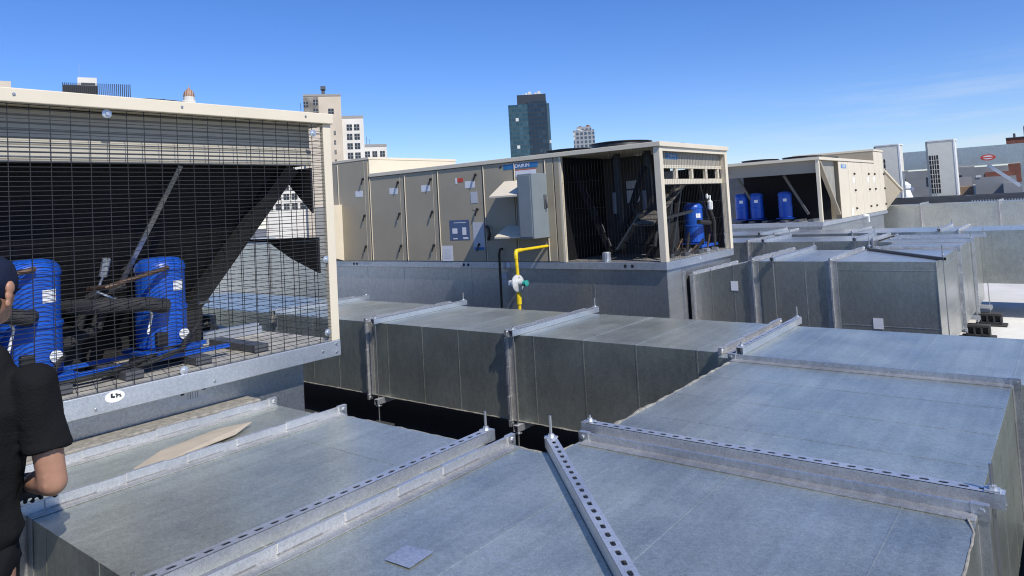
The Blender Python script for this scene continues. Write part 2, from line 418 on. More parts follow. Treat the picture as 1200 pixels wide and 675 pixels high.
def sealant(parent, pts, r=0.009):
    """uneven bead of grey mastic along a polyline"""
    mb = MB().mat(SEAL); P = []; Rr = []
    pts = [Vector(p) for p in pts]
    for a, b in zip(pts[:-1], pts[1:]):
        n = max(2, int((b-a).length/0.035))
        for i in range(n):
            P.append(a.lerp(b, i/n) + Vector((random.uniform(-1, 1), random.uniform(-1, 1), random.uniform(-.5, .7)))*r*0.45); Rr.append(r*random.uniform(.55, 1.2))
    P.append(pts[-1]); Rr.append(r*.6)
    mb.tube(P, Rr, 6)
    return mb.build('sealant_bead', None, parent, smooth=True)

def slotted_channel(name, p, q, parent, w=0.041, h=0.041, m=ZINC, pitch=0.05, slots=True):
    """perforated strut channel from p to q (points on its top centre line)"""
    p, q = Vector(p), Vector(q); L_ = (q-p).length; d = (q-p)/L_; zu = Vector((0, 0, 1)); a = d.cross(zu).normalized()
    mb = MB().mat(m); t = 0.0025
    def W(u, v, z): return p + d*u + a*v + zu*z
    n = int(L_/pitch) if slots else 0
    off = (L_-n*pitch)/2
    hw = w/2
    if n:
        if off > 1e-4:
            for u0, u1 in ((0, off), (L_-off, L_)):
                mb.add([W(u, v, z) for z in (-t, 0) for u, v in ((u0, -hw), (u1, -hw), (u1, hw), (u0, hw))],
                       [(3,2,1,0),(4,5,6,7),(0,1,5,4),(1,2,6,5),(2,3,7,6),(3,0,4,7)])
        sl, sw = 0.014, 0.0072            # half length / half width of the slot
        K = 12
        for i in range(n):
            c = off+(i+.5)*pitch
            hole = []; out = []
            for k in range(K):
                ang = 2*math.pi*k/K + math.pi/K
                cx_, sy_ = math.cos(ang), math.sin(ang)
                hu = (sl-sw)*(1 if cx_ > 0 else -1) + sw*cx_
                hole.append((c+hu, sw*sy_))
                # outer rectangle point along same direction
                k_ = 1/max(abs(cx_)/(pitch/2), abs(sy_)/hw); out.append((c+cx_*k_, sy_*k_))
            # snap nearest samples to the four corners
            for cu, cv in ((pitch/2, hw), (-pitch/2, hw), (-pitch/2, -hw), (pitch/2, -hw)):
                j = min(range(K), key=lambda j: (out[j][0]-c-cu)**2+(out[j][1]-cv)**2); out[j] = (c+cu, cv)
            vs = [W(u, v, 0) for u, v in out]+[W(u, v, 0) for u, v in hole]+[W(u, v, -t) for u, v in hole]+[W(u, v, -t) for u, v in out]
            fs = []
            for k in range(K):
                k2 = (k+1) % K
                fs += [[k, k2, K+k2, K+k], [K+k, K+k2, 2*K+k2, 2*K+k], [2*K+k, 2*K+k2, 3*K+k2, 3*K+k]]
            mb.add(vs, fs)
    else:
        mb.add([W(u, v, z) for z in (-t, 0) for u, v in ((0, -hw), (L_, -hw), (L_, hw), (0, hw))],
               [(3,2,1,0),(4,5,6,7),(0,1,5,4),(1,2,6,5),(2,3,7,6),(3,0,4,7)])
    for s in (-1, 1):
        v0, v1 = s*hw, s*(hw-t)
        mb.add([W(u, v, z) for z in (-h, -t-.0002) for u, v in ((0, v0), (L_, v0), (L_, v1), (0, v1))],
               [(3,2,1,0),(4,5,6,7),(0,1,5,4),(1,2,6,5),(2,3,7,6),(3,0,4,7)])
        v2 = s*(hw-.010)                  # inturned lips
        mb.add([W(u, v, z) for z in (-h-.0022, -h-.0002) for u, v in ((0, v0), (L_, v0), (L_, v2), (0, v2))],
               [(3,2,1,0),(4,5,6,7),(0,1,5,4),(1,2,6,5),(2,3,7,6),(3,0,4,7)])
    return mb.build(name, None, parent)

def rod(parent, x, y, z0, z1, nuts=(), r=0.0055):
    mb = MB().mat(STEEL); pts = []
    mb.tube([(x, y, z0), (x, y, z1)], r, 8)
    o = mb.build('threaded_rod', None, parent, smooth=True)
    for z in nuts:
        nb = MB().mat(ZINC)
        nb.tube([(x, y, z), (x, y, z+.010)], .0115, 6); nb.box((x-.019, y-.019, z-.005), (x+.019, y+.019, z-.0002))
        nb.build('hex_nut', None, o)
    return o

def trapeze(axis, p, a0, a1, ztop, zbot, label, foot=True, over=0.07, head=0.075, slots=True, low=None):
    """strut above and below a duct tied by threaded rods at both ends"""
    c = (p, (a0+a1)/2, 0) if axis == 0 else ((a0+a1)/2, p, 0)
    t = thing('strut_support', c, label, 'duct support', 'strut and rod supports round the ducts')
    A = lambda a, z: (p, a, z) if axis == 0 else (a, p, z)
    slotted_channel('slotted_channel', A(a0-over, ztop+.045), A(a1+over, ztop+.045), t, slots=slots)
    slotted_channel('slotted_channel', A(a0-over, zbot-.006), A(a1+over, zbot-.006), t, slots=False)
    for a in (a0-over+.03, a1+over-.03):
        x, y, _ = A(a, 0)
        rod(t, x, y, 0.06 if foot else (low or zbot-.16), ztop+.045+(head if a > a0+.2 else head*.35), (ztop+.05, zbot-.062))
        if foot:
            MB().mat(BLOCK).box((x-.11, y-.07, 0.009), (x+.11, y+.07, .075)).build('rubber_foot', None, t, bevel=.006)
    return t

Z1 = 0.91; Z0 = 0.29
DG = 'galvanized duct sections'
# -- left duct, runs along x out of the near unit's curb
d = thing('duct_section', (-2.3, 1.45, 0), 'wide flat galvanized duct piece leaving the near unit, with the worker standing at its corner', 'air duct', DG)
mb = MB().mat(GALV); sheet_body(mb, -2.752, -1.80, .82, 2.08, Z0, Z1)
mb.box((-2.2, .8185, Z0), (-2.19, .8202, Z1)); mb.box((-2.6, .8185, Z0), (-2.59, .8202, Z1))
for y in (1.13, 1.44, 1.76): mb.box((-2.75, y-.003, Z1-.001), (-1.80, y+.003, Z1+.0012))
mb.build('sheet_metal_body', None, d, bevel=.004)
flange_ring('joint_flange', 0, -2.76, .82, 2.08, Z0, Z1, d)
sealant(d, [(-1.83, 2.083, .905), (-2.7, 2.083, .905)], .005)
d = thing('duct_section', (-3.0, 1.45, 0), 'short galvanized duct collar against the near unit with a tan board lying on it', 'air duct', DG)
mb = MB().mat(GALV); sheet_body(mb, -3.20, -2.768, .82, 2.03, Z0, Z1); mb.build('sheet_metal_body', None, d, bevel=.004)
flange_ring('joint_flange', 0, -3.21, .82, 2.0, Z0, Z1, d)
mb = MB().mat(SEAL); mb.box((-3.372, .8, .88), (-3.235, 1.97, .950)); mb.build('rubber_collar', None, d, bevel=.006)
mb = MB().mat(SEAL); mb.box((-3.235, .8, .88), (-3.2155, 1.97, .925)); mb.build('rubber_collar', None, d, bevel=.004)
# -- corner elbow in the foreground
d = thing('duct_elbow', (-1.0, 1.5, 0), 'large foreground duct elbow with a diagonal slotted strut across its dusty blue-grey top', 'air duct', DG)
mb = MB().mat(GALV)
mb.prism([(-1.772, .82), (-.27, .82), (-.27, 2.30), (-1.565, 2.30), (-1.565, 2.13), (-1.772, 2.13)], Z0, Z1, 2)
for x in (-1.33, -.95, -.45): mb.box((x-.0022, .83, Z1-.001), (x+.0022, 2.12 if x < -1.3 else 2.29, Z1+.0010))
mb.build('sheet_metal_body', None, d, bevel=.004)
flange_ring('joint_flange', 0, -1.785, .82, 2.13, Z0, Z1, d)
mb = MB(); mb.add([(-1.506, 1.258, Z1+.0035), (-1.412, 1.262, Z1+.0035), (-1.42, 1.36, Z1+.0035), (-1.517, 1.345, Z1+.0035)], [(0, 1, 2, 3)])
mb.build('tape_patch', galv('tape_patch_zinc', base=0.66, rough=0.36, dirt=.9), d)
sealant(d, [(-1.76, 2.133, .908), (-1.575, 2.133, .908), (-1.568, 2.26, .908)], .006)
sealant(d, [(-.29, 2.268, .913), (-.268, 2.2, .91), (-.266, 1.75, .908), (-.266, 1.2, .908)], .004)
# -- piece running away to the cross duct
d = thing('duct_section', (-.9, 3.1, 0), 'broad blue-grey duct piece between the slotted cross strut and the far cross duct', 'air duct', DG)
mb = MB().mat(GALV); sheet_body(mb, -1.545, -.275, 2.345, 3.84, Z0, Z1)
for y in (2.72, 3.08, 3.45): mb.box((-1.54, y-.003, Z1-.001), (-.28, y+.003, Z1+.0013)); mb.box((-.276, y-.003, Z0), (-.2735, y+.003, Z1))
mb.build('sheet_metal_body', None, d, bevel=.004)
flange_ring('joint_flange', 1, 2.325, -1.545, -.275, Z0, Z1, d, cleats=False, m=GALV_CURB, h=.030)  # darker metal puts the shade on this joint's near side into colour
sealant(d, [(-1.55, 2.42, .905), (-1.55, 3.8, .905)], .010)
flange_ring('joint_flange', 1, 3.86, -1.55, -.275, Z0, Z1, d, cleats=False, m=GALV_CURB, h=.030)  # darker metal here too, for the shaded near side of the joint
# -- cross duct running behind, along x
d = thing('duct_section', (-.2, 4.45, 0), 'right-hand end of the long cross duct, flat blue top meeting the near duct', 'air duct', DG)
mb = MB().mat(GALV); sheet_body(mb, -1.655, 1.6, 3.88, 4.98, Z0, Z1)
for x in (-1.30, -.70, -.28, .3): mb.box((x-.003, 3.885, Z1-.001), (x+.003, 4.975, Z1+.0013))
mb.build('sheet_metal_body', None, d, bevel=.004)
flange_ring('joint_flange', 0, -1.67, 3.99, 5.0, Z0, Z1, d)
spans = [(-3.29, -1.685, 'middle piece of the long cross duct below the yellow gas pipe'),
         (-4.85, -3.315, 'cross duct piece with dark streaked side between two tall strut supports'),
         (-6.30, -4.875, 'cross duct piece partly hidden by the corner of the near unit'),
         (-9.0, -6.325, 'far end piece of the cross duct seen through the wire screen of the near unit')]
for x0, x1, lb in spans:
    d = thing('duct_section', ((x0+x1)/2, 4.5, 0), lb, 'air duct', DG)
    mb = MB().mat(GALV); sheet_body(mb, x0+.012, x1-.012, 4.0, 5.0, Z0, Z1)
    seam_lines(mb, 0, x0, x1, 4.0, 5.0, Z0, Z1, .40)
    mb.build('sheet_metal_body', None, d, bevel=.004)
    flange_ring('joint_flange', 0, x0, 4.0, 5.0, Z0, Z1, d)
    sealant(d, [(x0+.02, 3.998, Z0+.004), (x1-.02, 3.998, Z0+.004)], .005)
# supports of these ducts
trapeze(0, -1.885, .80, 2.10, Z1, Z0, 'slotted strut lying across the left foreground duct with a rod end standing up', over=.05)
t = trapeze(1, 2.405, -1.56, -.26, Z1, Z0, 'long slotted strut across the joint between the two blue-grey foreground ducts', over=.05)
t = thing('strut_support', (-1.2, 1.8, .9), 'slotted strut laid diagonally across the foreground elbow, running to the bottom of the picture', 'duct support', 'strut and rod supports round the ducts')
slotted_channel('slotted_channel', (-1.625, 2.19, .957), (-.60, 1.20, .957), t)
rod(t, -1.600, 2.165, .3, 1.04, (.962,))
for x, lb in ((-1.56, 'strut support on the cross duct beside the near duct corner'), (-3.205, 'strut support with rods on the cross duct in line with the yellow gas pipe'),
              (-4.70, 'strut support with a rod down the cross duct side near the unit corner'), (-6.15, 'strut support farthest left on the cross duct, half hidden by the cream post')):
    trapeze(0, x, 3.99 if x < -1.6 else 4.04, 5.02, Z1, Z0, lb, slots=True)

# -- D5: duct out of the middle unit
d = thing('duct_transition', (-3.0, 8.1, 0), 'sloped transition duct leaving the end of the middle unit curb, white tag on its side', 'air duct', DG)
mb = MB().mat(GALV_FAR)
zb, zt = .26, 1.115
mb.add([(-3.36, 7.43, zb), (-2.72, 7.43, zb), (-2.72, 8.83, zb), (-3.36, 8.83, zb), (-3.36, 7.43, .965), (-2.72, 7.43, zt), (-2.72, 8.83, zt), (-3.36, 8.83, .965)],
       [(3,2,1,0),(4,5,6,7),(0,1,5,4),(1,2,6,5),(2,3,7,6),(3,0,4,7)])
for x in (-3.18, -2.93): mb.box((x-.004, 7.4275, zb), (x+.004, 7.4305, .99+(x+3.36)*.2))
mb.build('sheet_metal_body', None, d)
flange_ring('joint_flange', 0, -3.375, 7.43, 8.7, zb, .962, d)
mb = MB().mat(BLACK); mb.box((-3.47, 7.47, zb+.02), (-3.385, 8.65, .945)); mb.build('flexible_connector', None, d)
mb = MB().mat(PAPER); mb.box((-2.96, 7.424, .80), (-2.885, 7.4265, .90)); mb.build('paper_tag', None, d)
d = thing('duct_section', (-2.3, 8.1, 0), 'straight duct piece between the sloped transition and the tall boxy corner duct', 'air duct', DG)
mb = MB().mat(GALV_FAR); sheet_body(mb, -2.69, -1.945, 7.43, 8.83, zb, zt); seam_lines(mb, 0, -2.69, -1.945, 7.43, 8.83, zb, zt, .32)
mb.build('sheet_metal_body', None, d, bevel=.004); flange_ring('joint_flange', 0, -2.705, 7.43, 8.83, zb, zt, d)
d = thing('duct_elbow', (-1.45, 8.1, 0), 'tall boxy corner duct with horizontal seams and a white tag low on its side', 'air duct', DG)
mb = MB().mat(GALV_FAR); sheet_body(mb, -1.918, -1.024, 7.43, 8.88, zb, zt)
for z in (.50, 1.03): mb.box((-1.915, 7.4275, z-.0035), (-1.03, 7.4305, z+.0035)); mb.box((-1.0245, 7.45, z-.0035), (-1.0215, 8.85, z+.0035))
mb.box((-1.03, 7.4250, zb), (-1.0215, 7.4335, zt))
mb.build('sheet_metal_body', None, d, bevel=.004); flange_ring('joint_flange', 0, -1.93, 7.43, 8.83, zb, zt, d)
mb = MB().mat(PAPER); mb.box((-1.585, 7.424, .475), (-1.50, 7.4268, .575)); mb.build('paper_tag', None, d)
d = thing('duct_section', (-1.4, 9.5, 0), 'duct piece running back from the boxy corner duct along its bright right side', 'air duct', DG)
mb = MB().mat(GALV_FAR); sheet_body(mb, -1.79, -1.024, 8.92, 10.2, zb, zt); seam_lines(mb, 1, 8.92, 10.2, -1.79, -1.024, zb, zt, .4)
mb.build('sheet_metal_body', None, d, bevel=.004); flange_ring('joint_flange', 1, 8.90, -1.79, -1.024, zb, zt, d)
d = thing('duct_section', (-1.4, 10.9, 0), 'rearmost piece of the right-side duct leg, joining the far cross duct', 'air duct', DG)
mb = MB().mat(GALV_FAR); sheet_body(mb, -1.79, -1.024, 10.245, 11.28, zb, zt); mb.build('sheet_metal_body', None, d, bevel=.004)
flange_ring('joint_flange', 1, 10.22, -1.79, -1.024, zb, zt, d)
trapeze(0, -2.48, 7.42, 8.84, zt, zb, 'strut support over the straight duct right of the middle unit', foot=False)
t = trapeze(1, 9.85, -1.80, -1.014, zt, zb, 'strut support standing on a rubber block by the rear duct leg', over=.06, foot=False, low=.15)
t = thing('strut_support', (-1.5, 7.9, .26), 'thin dark strut laid slanting over the boxy corner duct', 'duct support', 'strut and rod supports round the ducts')
slotted_channel('slotted_channel', (-1.86, 8.75, zt+.028), (-.97, 7.55, zt+.028), t, w=.03, h=.024, m=STEELDARK, slots=False)
rod(t, -1.84, 8.72, zt-.1, zt+.15, (zt+.055,)); rod(t, -.985, 7.57, .1, zt+.14, (zt+.055,))
t = trapeze(1, 10.74, -1.84, -1.0, zt, zb, 'strut support at the far end of the rear duct leg, on the outer pier block', over=.10, foot=False, low=.15)

# D7 parallel duct behind
d = thing('duct_section', (-3.6, 10.25, 0), 'low duct behind the middle unit, left piece before its strut joint', 'air duct', DG)
mb = MB().mat(GALV_FAR); sheet_body(mb, -6.4, -3.60, 9.72, 10.75, .35, 1.155); seam_lines(mb, 0, -6.4, -3.6, 9.72, 10.75, .35, 1.155, .6); mb.build('sheet_metal_body', None, d, bevel=.004)
flange_ring('joint_flange', 0, -3.585, 9.72, 10.75, .35, 1.155, d)
d = thing('duct_section', (-2.7, 10.25, 0), 'low duct behind the boxy corner duct, right piece after its strut joint', 'air duct', DG)
mb = MB().mat(GALV_FAR); sheet_body(mb, -3.57, -2.02, 9.72, 10.75, .35, 1.155); seam_lines(mb, 0, -3.57, -2.02, 9.72, 10.75, .35, 1.155, .6); mb.build('sheet_metal_body', None, d, bevel=.004)
flange_ring('joint_flange', 0, -2.005, 9.72, 10.75, .35, 1.155, d)
sheet = MB().mat(GALV_FAR).box((-1.995, 9.74, .37), (-1.80, 10.73, 1.135)); sheet.build('end_collar', None, d)
trapeze(0, -3.35, 9.70, 10.77, 1.155, .35, 'strut support on the low duct behind the middle unit end post', foot=False)
trapeze(0, -2.2, 9.70, 10.77, 1.155, .35, 'strut support on the low duct just before it meets the rear leg', foot=False)
# D6 / D8 long far duct along x
for x0, x1, lb in ((-7.5, -3.75, 'far cross duct piece running below the rear unit, left of its strut'), (-3.72, -1.27, 'far cross duct piece below the tan doors of the rear unit'),
                   (-1.24, 3.0, 'far cross duct piece at the right edge, raised above the white roof')):
    d = thing('duct_section', ((x0+x1)/2, 11.9, 0), lb, 'air duct', DG)
    mb = MB().mat(GALV_FAR); sheet_body(mb, x0, x1, 11.3, 12.5, .46, 1.16); seam_lines(mb, 0, x0, x1, 11.3, 12.5, .46, 1.16, .62); mb.build('sheet_metal_body', None, d, bevel=.004)
    flange_ring('joint_flange', 0, x1+.014, 11.3, 12.5, .46, 1.16, d)
for x_, par in ((-2.6, None),):
    flange_ring('joint_flange', 0, x_, 11.3, 12.5, .46, 1.16, d)
for x, lb in ((-3.95, 'strut support on the far cross duct left of the rear unit corner post'), (-1.48, 'strut support on the far cross duct behind the rear duct leg')):
    trapeze(0, x, 11.28, 12.52, 1.16, .46, lb, foot=False)
# D9 duct beyond the rear unit
for x0, x1, lb in ((-4.75, -3.45, 'distant duct piece beside the hood of the rear unit'), (-3.40, -1.60, 'distant duct piece below the two cream condensers'), (-1.55, 2.0, 'distant duct piece at the right edge below the steel platform')):
    d = thing('duct_section', ((x0+x1)/2, 23.6, 0), lb, 'air duct', DG)
    mb = MB().mat(GALV_FAR); sheet_body(mb, x0, x1, 23.0, 24.3, .3, 1.24); seam_lines(mb, 0, x0, x1, 23.0, 24.3, .3, 1.24, .45, w=.008); mb.build('sheet_metal_body', None, d, bevel=.005)
    flange_ring('joint_flange', 0, x1+.025, 23.0, 24.3, .3, 1.24, d, h=.05)

d = thing('duct_section', (-11, 7.9, 0), 'grey duct beyond the middle unit, glimpsed through the wire screen', 'air duct', DG)
mb = MB().mat(GALV_FAR); sheet_body(mb, -16, -9.3, 6.9, 8.6, .25, 1.45); seam_lines(mb, 0, -16, -9.3, 6.9, 8.6, .25, 1.45, .6); mb.build('sheet_metal_body', None, d, bevel=.004)
flange_ring('joint_flange', 0, -10.9, 6.9, 8.6, .25, 1.45, d); flange_ring('joint_flange', 0, -13.4, 6.9, 8.6, .25, 1.45, d)
# tan board on the left duct
mb = MB().mat(BOARD)
pts = [(-2.86, 1.201), (-2.788, 1.283), (-2.897, 1.637), (-2.96, 1.752), (-3.042, 1.639), (-2.939, 1.337)]
mb.add([(x, y, .919+.012*(i % 2)) for i, (x, y) in enumerate(pts)] + [(x, y, .923+.012*(i % 2)) for i, (x, y) in enumerate(pts)],
       [(5,4,3,2,1,0), (6,7,8,9,10,11)] + [(i, (i+1) % 6, 6+(i+1) % 6, 6+i) for i in range(6)])
tag(mb.build('board', None), 'creased piece of tan board lying on the duct collar beside the near unit', 'board')

# rubber pier blocks on the white roof
def pier(x, y, label):
    mb = MB().mat(BLOCK); L_, W_, H_ = .24, .13, .155
    mb.box((x-L_/2-.05, y-W_/2-.04, 0.0), (x+L_/2+.05, y+W_/2+.04, .022))
    mb.box((x-L_/2, y-W_/2, .0225), (x+L_/2, y+W_/2, .05)); mb.box((x-L_/2, y-W_/2, H_-.03), (x+L_/2, y+W_/2, H_))
    mb.box((x-L_/2, y-.02, .05), (x+L_/2, y+.02, H_-.03))
    for i in range(4):
        u = x-L_/2+.012+i*(L_-.024)/3; mb.box((u-.012, y-W_/2, .05), (u+.012, y+W_/2, H_-.03))
    tag(mb.build('pier_block', None, bevel=.004), label, 'roof block', 'black rubber pier blocks')
pier(-.93, 10.74, 'black ribbed pier block standing out on the white roof, carrying a rod')
pier(-.985, 9.85, 'black pier block half hidden behind the top of the cross duct')

# ================================================================== ROOFTOP UNITS
def wire_guard(parent, axis, p, a0, a1, z0, z1, da, dz, r=0.0013, hor=True):
    mb = MB().mat(WIRE)
    n = max(1, round((a1-a0)/da))
    for i in range(n+1):
        a = a0+(a1-a0)*i/n
        if axis == 0: mb.box((p-r, a-r, z0), (p+r, a+r, z1))
        else: mb.box((a-r, p-r, z0), (a+r, p+r, z1))
    if hor:
        m_ = max(1, round((z1-z0)/dz))
        for i in range(m_+1):
            z = z0+(z1-z0)*i/m_
            if axis == 0: mb.box((p+r*.6, a0, z-r), (p+r*2.2, a1, z+r))
            else: mb.box((a0, p-r*2.2, z-r), (a1, p-r*.6, z+r))
    return mb.build('wire_guard', None, parent)

def compressor(parent, x, y, z, h, r, lab=(1, 0), detail=True):
    """blue scroll compressor: domed can with weld ring, lower sump, feet; label sticker and terminal box"""
    mb = MB().mat(BLUE)
    mb.lathe((x, y, z), [(r*.86, 0), (r*1.0, .012), (r*1.0, h*.40), (r*1.05, h*.41), (r*1.05, h*.44), (r*.97, h*.45), (r*.97, h*.84), (r*1.01, h*.85), (r*1.01, h*.88),
                         (r*.94, h*.93), (r*.75, h*.975), (r*.4, h*.995), (r*.02, h)], 28)
    o = mb.build('compressor', None, parent, smooth=True)
    f = MB().mat(BLUE); f.box((x-r*1.15, y-r*1.2, z-.02), (x+r*1.15, y+r*1.2, z-.002)); f.build('mounting_foot', None, o, bevel=.003)
    lx, ly = lab
    # curved sticker
    s = MB().mat(PAPER); a0 = math.atan2(ly, lx); N = 6
    vs = []
    for zz in (z+h*.62, z+h*.73):
        for i in range(N+1):
            a = a0-.22+.55*i/N; vs.append((x+r*.985*math.cos(a), y+r*.985*math.sin(a), zz))
    s.add(vs, [(i, i+1, N+2+i, N+1+i) for i in range(N)]); s.build('sticker', None, o)
    if detail:
        c = MB().mat(BLUE); a = a0+1.2
        c.cbox((x+r*1.12*math.cos(a), y+r*1.12*math.sin(a), z+h*.30), (.035, .035, .055)); c.build('terminal_box', None, o, bevel=.006)
    return o

# ---------- near unit (left): end face on plane x=-3.25 -------------------
UX, UY0, UY1, UZ0, UZ1 = -3.25, .52, 2.475, 1.15, 2.355
u = thing('rooftop_unit', (-4.3, 1.5, 0), 'near rooftop unit on the left, wire screened open end showing bright blue compressors', 'rooftop unit', 'rooftop air units')
mb = MB().mat(GALV_CURB); mb.box((-5.4, .60, 0.009), (-3.375, 2.315, 1.061)); mb.build('curb', None, u)
mb = MB().mat(GALV_RAIL); mb.box((-5.45, UY0, 1.063), (-3.25, 2.48, 1.149)); mb.build('base_rail', None, u, bevel=.003)
mb = MB().mat(mat('unit_floor', (.42, .40, .35), .6, var=.25, scale=12)); mb.box((-5.4, UY0+.02, 1.1495), (-3.275, 2.45, 1.156)); mb.build('floor_pan', None, u)
mb = MB().mat(CREAM)
mb.box((-3.283, 2.425, 1.1495), (-3.252, 2.478, UZ1)); mb.build('corner_post', None, u, bevel=.003)
mb = MB().mat(CREAM); mb.box((-3.285, UY0-.01, UZ1), (-3.232, 2.485, 2.412)); mb.build('top_rail', None, u, bevel=.004)
mb = MB().mat(CREAM); mb.box((-5.45, UY0-.01, 2.357), (-3.286, 2.485, 2.408)); mb.build('roof', None, u)
mb = MB().mat(CREAM); mb.box((-5.45, 2.43, 1.1495), (-5.40, 2.478, UZ1)); mb.box((-5.45, UY0, 1.1495), (-5.40, UY0+.05, UZ1)); mb.build('corner_post', None, u)
mb = MB().mat(bands('fascia_paint', (.45, .42, .345), (.19, .175, .14), 2, .0305, .22))
mb.box((-3.375, UY0+.03, 2.215), (-3.35, 2.40, UZ1-.002)); mb.box((-3.36, UY0+.03, 2.128), (-3.335, 2.40, 2.214)); mb.build('fascia_panel', None, u, bevel=.004)
# slanted condenser coil bank, its black slab standing in for interior shade, leaning outwards to the top, its edge beam and the diagonal stay
mb = MB().mat(COIL)
mb.add([(-3.86, UY0+.03, 1.30), (-3.86, 1.84, 1.30), (-3.47, 2.30, 2.126), (-3.47, UY0+.03, 2.126), (-3.92, UY0+.03, 1.30), (-3.92, 1.84, 1.30), (-3.53, 2.30, 2.126), (-3.53, UY0+.03, 2.126)],
       [(0,1,2,3), (7,6,5,4), (0,4,5,1), (1,5,6,2), (2,6,7,3), (3,7,4,0)]); mb.build('condenser_coil', None, u)
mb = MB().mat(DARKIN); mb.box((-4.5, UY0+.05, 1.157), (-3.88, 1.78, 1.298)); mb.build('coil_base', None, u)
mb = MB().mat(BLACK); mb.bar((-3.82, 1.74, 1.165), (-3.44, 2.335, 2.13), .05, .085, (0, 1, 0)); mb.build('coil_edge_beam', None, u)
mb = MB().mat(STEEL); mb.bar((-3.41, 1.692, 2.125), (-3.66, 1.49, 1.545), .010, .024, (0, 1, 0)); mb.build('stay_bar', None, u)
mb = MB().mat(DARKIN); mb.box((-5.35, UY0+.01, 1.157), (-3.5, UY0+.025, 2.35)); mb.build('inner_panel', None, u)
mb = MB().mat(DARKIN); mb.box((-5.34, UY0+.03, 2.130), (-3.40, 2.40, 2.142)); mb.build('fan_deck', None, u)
mb = MB().mat(SAND); mb.box((-9.5, UY0, 1.151), (-5.455, 2.478, 2.405)); mb.build('cabinet', None, u)
mb = MB().mat(GALV_RAIL); mb.box((-9.5, UY0, 1.063), (-5.455, 2.48, 1.149)); mb.build('base_rail', None, u)
mb = MB().mat(GALV_CURB); mb.box((-9.4, .60, .009), (-5.41, 2.315, 1.061)); mb.build('curb', None, u)
mb = MB().mat(BLACK); mb.box((-4.35, 2.435, 1.700), (-3.36, 2.45, 1.722)); mb.prism([(-3.85, 1.699), (-3.36, 1.699), (-3.36, 1.52), (-3.62, 1.60)], 2.436, 2.449, 1); mb.build('side_bracket', None, u)
mb = MB().mat(BLACK); mb.prism([(-3.40, 2.12), (-3.40, 1.86), (-3.72, 2.12)], 2.437, 2.448, 1); mb.build('side_bracket', None, u)
wire_guard(u, 0, UX+.001-.012, UY0+.04, 2.43, 1.152, 2.352, .075, .0195)
wire_guard(u, 1, 2.462, -5.39, -3.29, 1.152, 2.352, .15, .039)
# washers holding the guard
for y, z in ((1.30, 2.335), (2.36, 2.30), (2.40, 1.20), (1.60, 1.165), (2.41, 1.60)):
    mb = MB().mat(ZINC); mb.lathe((UX-.008, y, z), [(.020, 0), (.020, .004), (.008, .006), (.008, .012)], 12, (1, 0, 0)); mb.build('guard_washer', None, u, smooth=True)
for y in (.95, 1.62, 2.30):
    mb = MB().mat(STEEL); mb.lathe((-3.2325, y, 2.386), [(.007, 0), (.006, .004)], 8, (1, 0, 0)); mb.build('screw', None, u)
for y, z in ((1.22, 1.085), (1.74, 1.085), (2.36, 1.105), (2.45, 1.13), (2.45, 1.085)):
    mb = MB().mat(STEEL); mb.lathe((-3.2505, y, z), [(.007, 0), (.006, .005)], 8, (1, 0, 0)); mb.build('screw', None, u)
# compressors on rails, with suction / discharge lines
for yy, hh in ((1.645, .44), (1.09, .50), (.62, .46)):
    c = compressor(u, -3.56, yy, 1.245 if hh < .5 else 1.225, hh, .115, (.95, .30), detail=False)
    if hh > .47 and False: pass
    p = MB().mat(COPPER); z = 1.245+hh*.86
    p.tube([(-3.43, yy-.02, z+.01), (-3.42, yy-.10, z-.005), (-3.43, yy-.30, z-.05), (-3.55, yy-.33, z-.06)], .011, 8); p.build('discharge_pipe', None, u, smooth=True)
    p = MB().mat(RUBBER); p.tube([(-3.47, yy-.03, 1.245+hh*.48), (-3.40, yy-.06, 1.245+hh*.48), (-3.40, yy-.14, 1.245+hh*.53), (-3.44, yy-.34, 1.245+hh*.56), (-3.60, yy-.40, 1.245+hh*.56)], .034, 12); p.build('suction_pipe', None, u, smooth=True)
    p = MB().mat(BLACK); p.tube([(-3.46, yy+.09, 1.30), (-3.40, yy+.02, 1.24), (-3.42, yy-.15, 1.20), (-3.5, yy-.3, 1.19)], .012, 8); p.build('cable', None, u, smooth=True)
    p = MB().mat(WHITEP); p.tube([(-3.42, yy-.13, 1.245+hh*.52), (-3.435, yy-.10, 1.245+hh*.40), (-3.44, yy-.12, 1.245+hh*.2)], .006, 6); p.build('sensor_wire', None, u, smooth=True)
p = MB().mat(BLUE); p.box((-3.465, .60, 1.196), (-3.43, 1.93, 1.216)); p.build('mounting_rail', None, u, bevel=.003)
p = MB().mat(BLUE); p.box((-3.70, .60, 1.196), (-3.67, 1.93, 1.216)); p.build('mounting_rail', None, u, bevel=.003)
for y in (.75, 1.13, 1.42, 1.74, 2.05):
    p = MB().mat(STEELDARK); p.box((-3.80, y-.04, 1.158), (-3.34, y+.04, 1.1945)); p.build('isolator_channel', None, u, bevel=.003)
p = MB().mat(GALV_RAIL); p.box((-3.95, 1.6, 1.157), (-3.90, 2.40, 1.20)); p.box((-3.95, .6, 1.2), (-3.90, 2.38, 1.22)); p.build('inner_rail', None, u)
p = MB().mat(RUBBER); p.tube([(-3.75, .7, 1.60), (-3.80, 1.1, 1.58), (-3.78, 1.45, 1.60), (-3.70, 1.55, 1.64)], .014, 8); p.tube([(-3.80, .6, 1.48), (-3.8, 1.2, 1.49), (-3.75, 1.50, 1.46)], .035, 10); p.build('refrigerant_pipe', None, u, smooth=True)
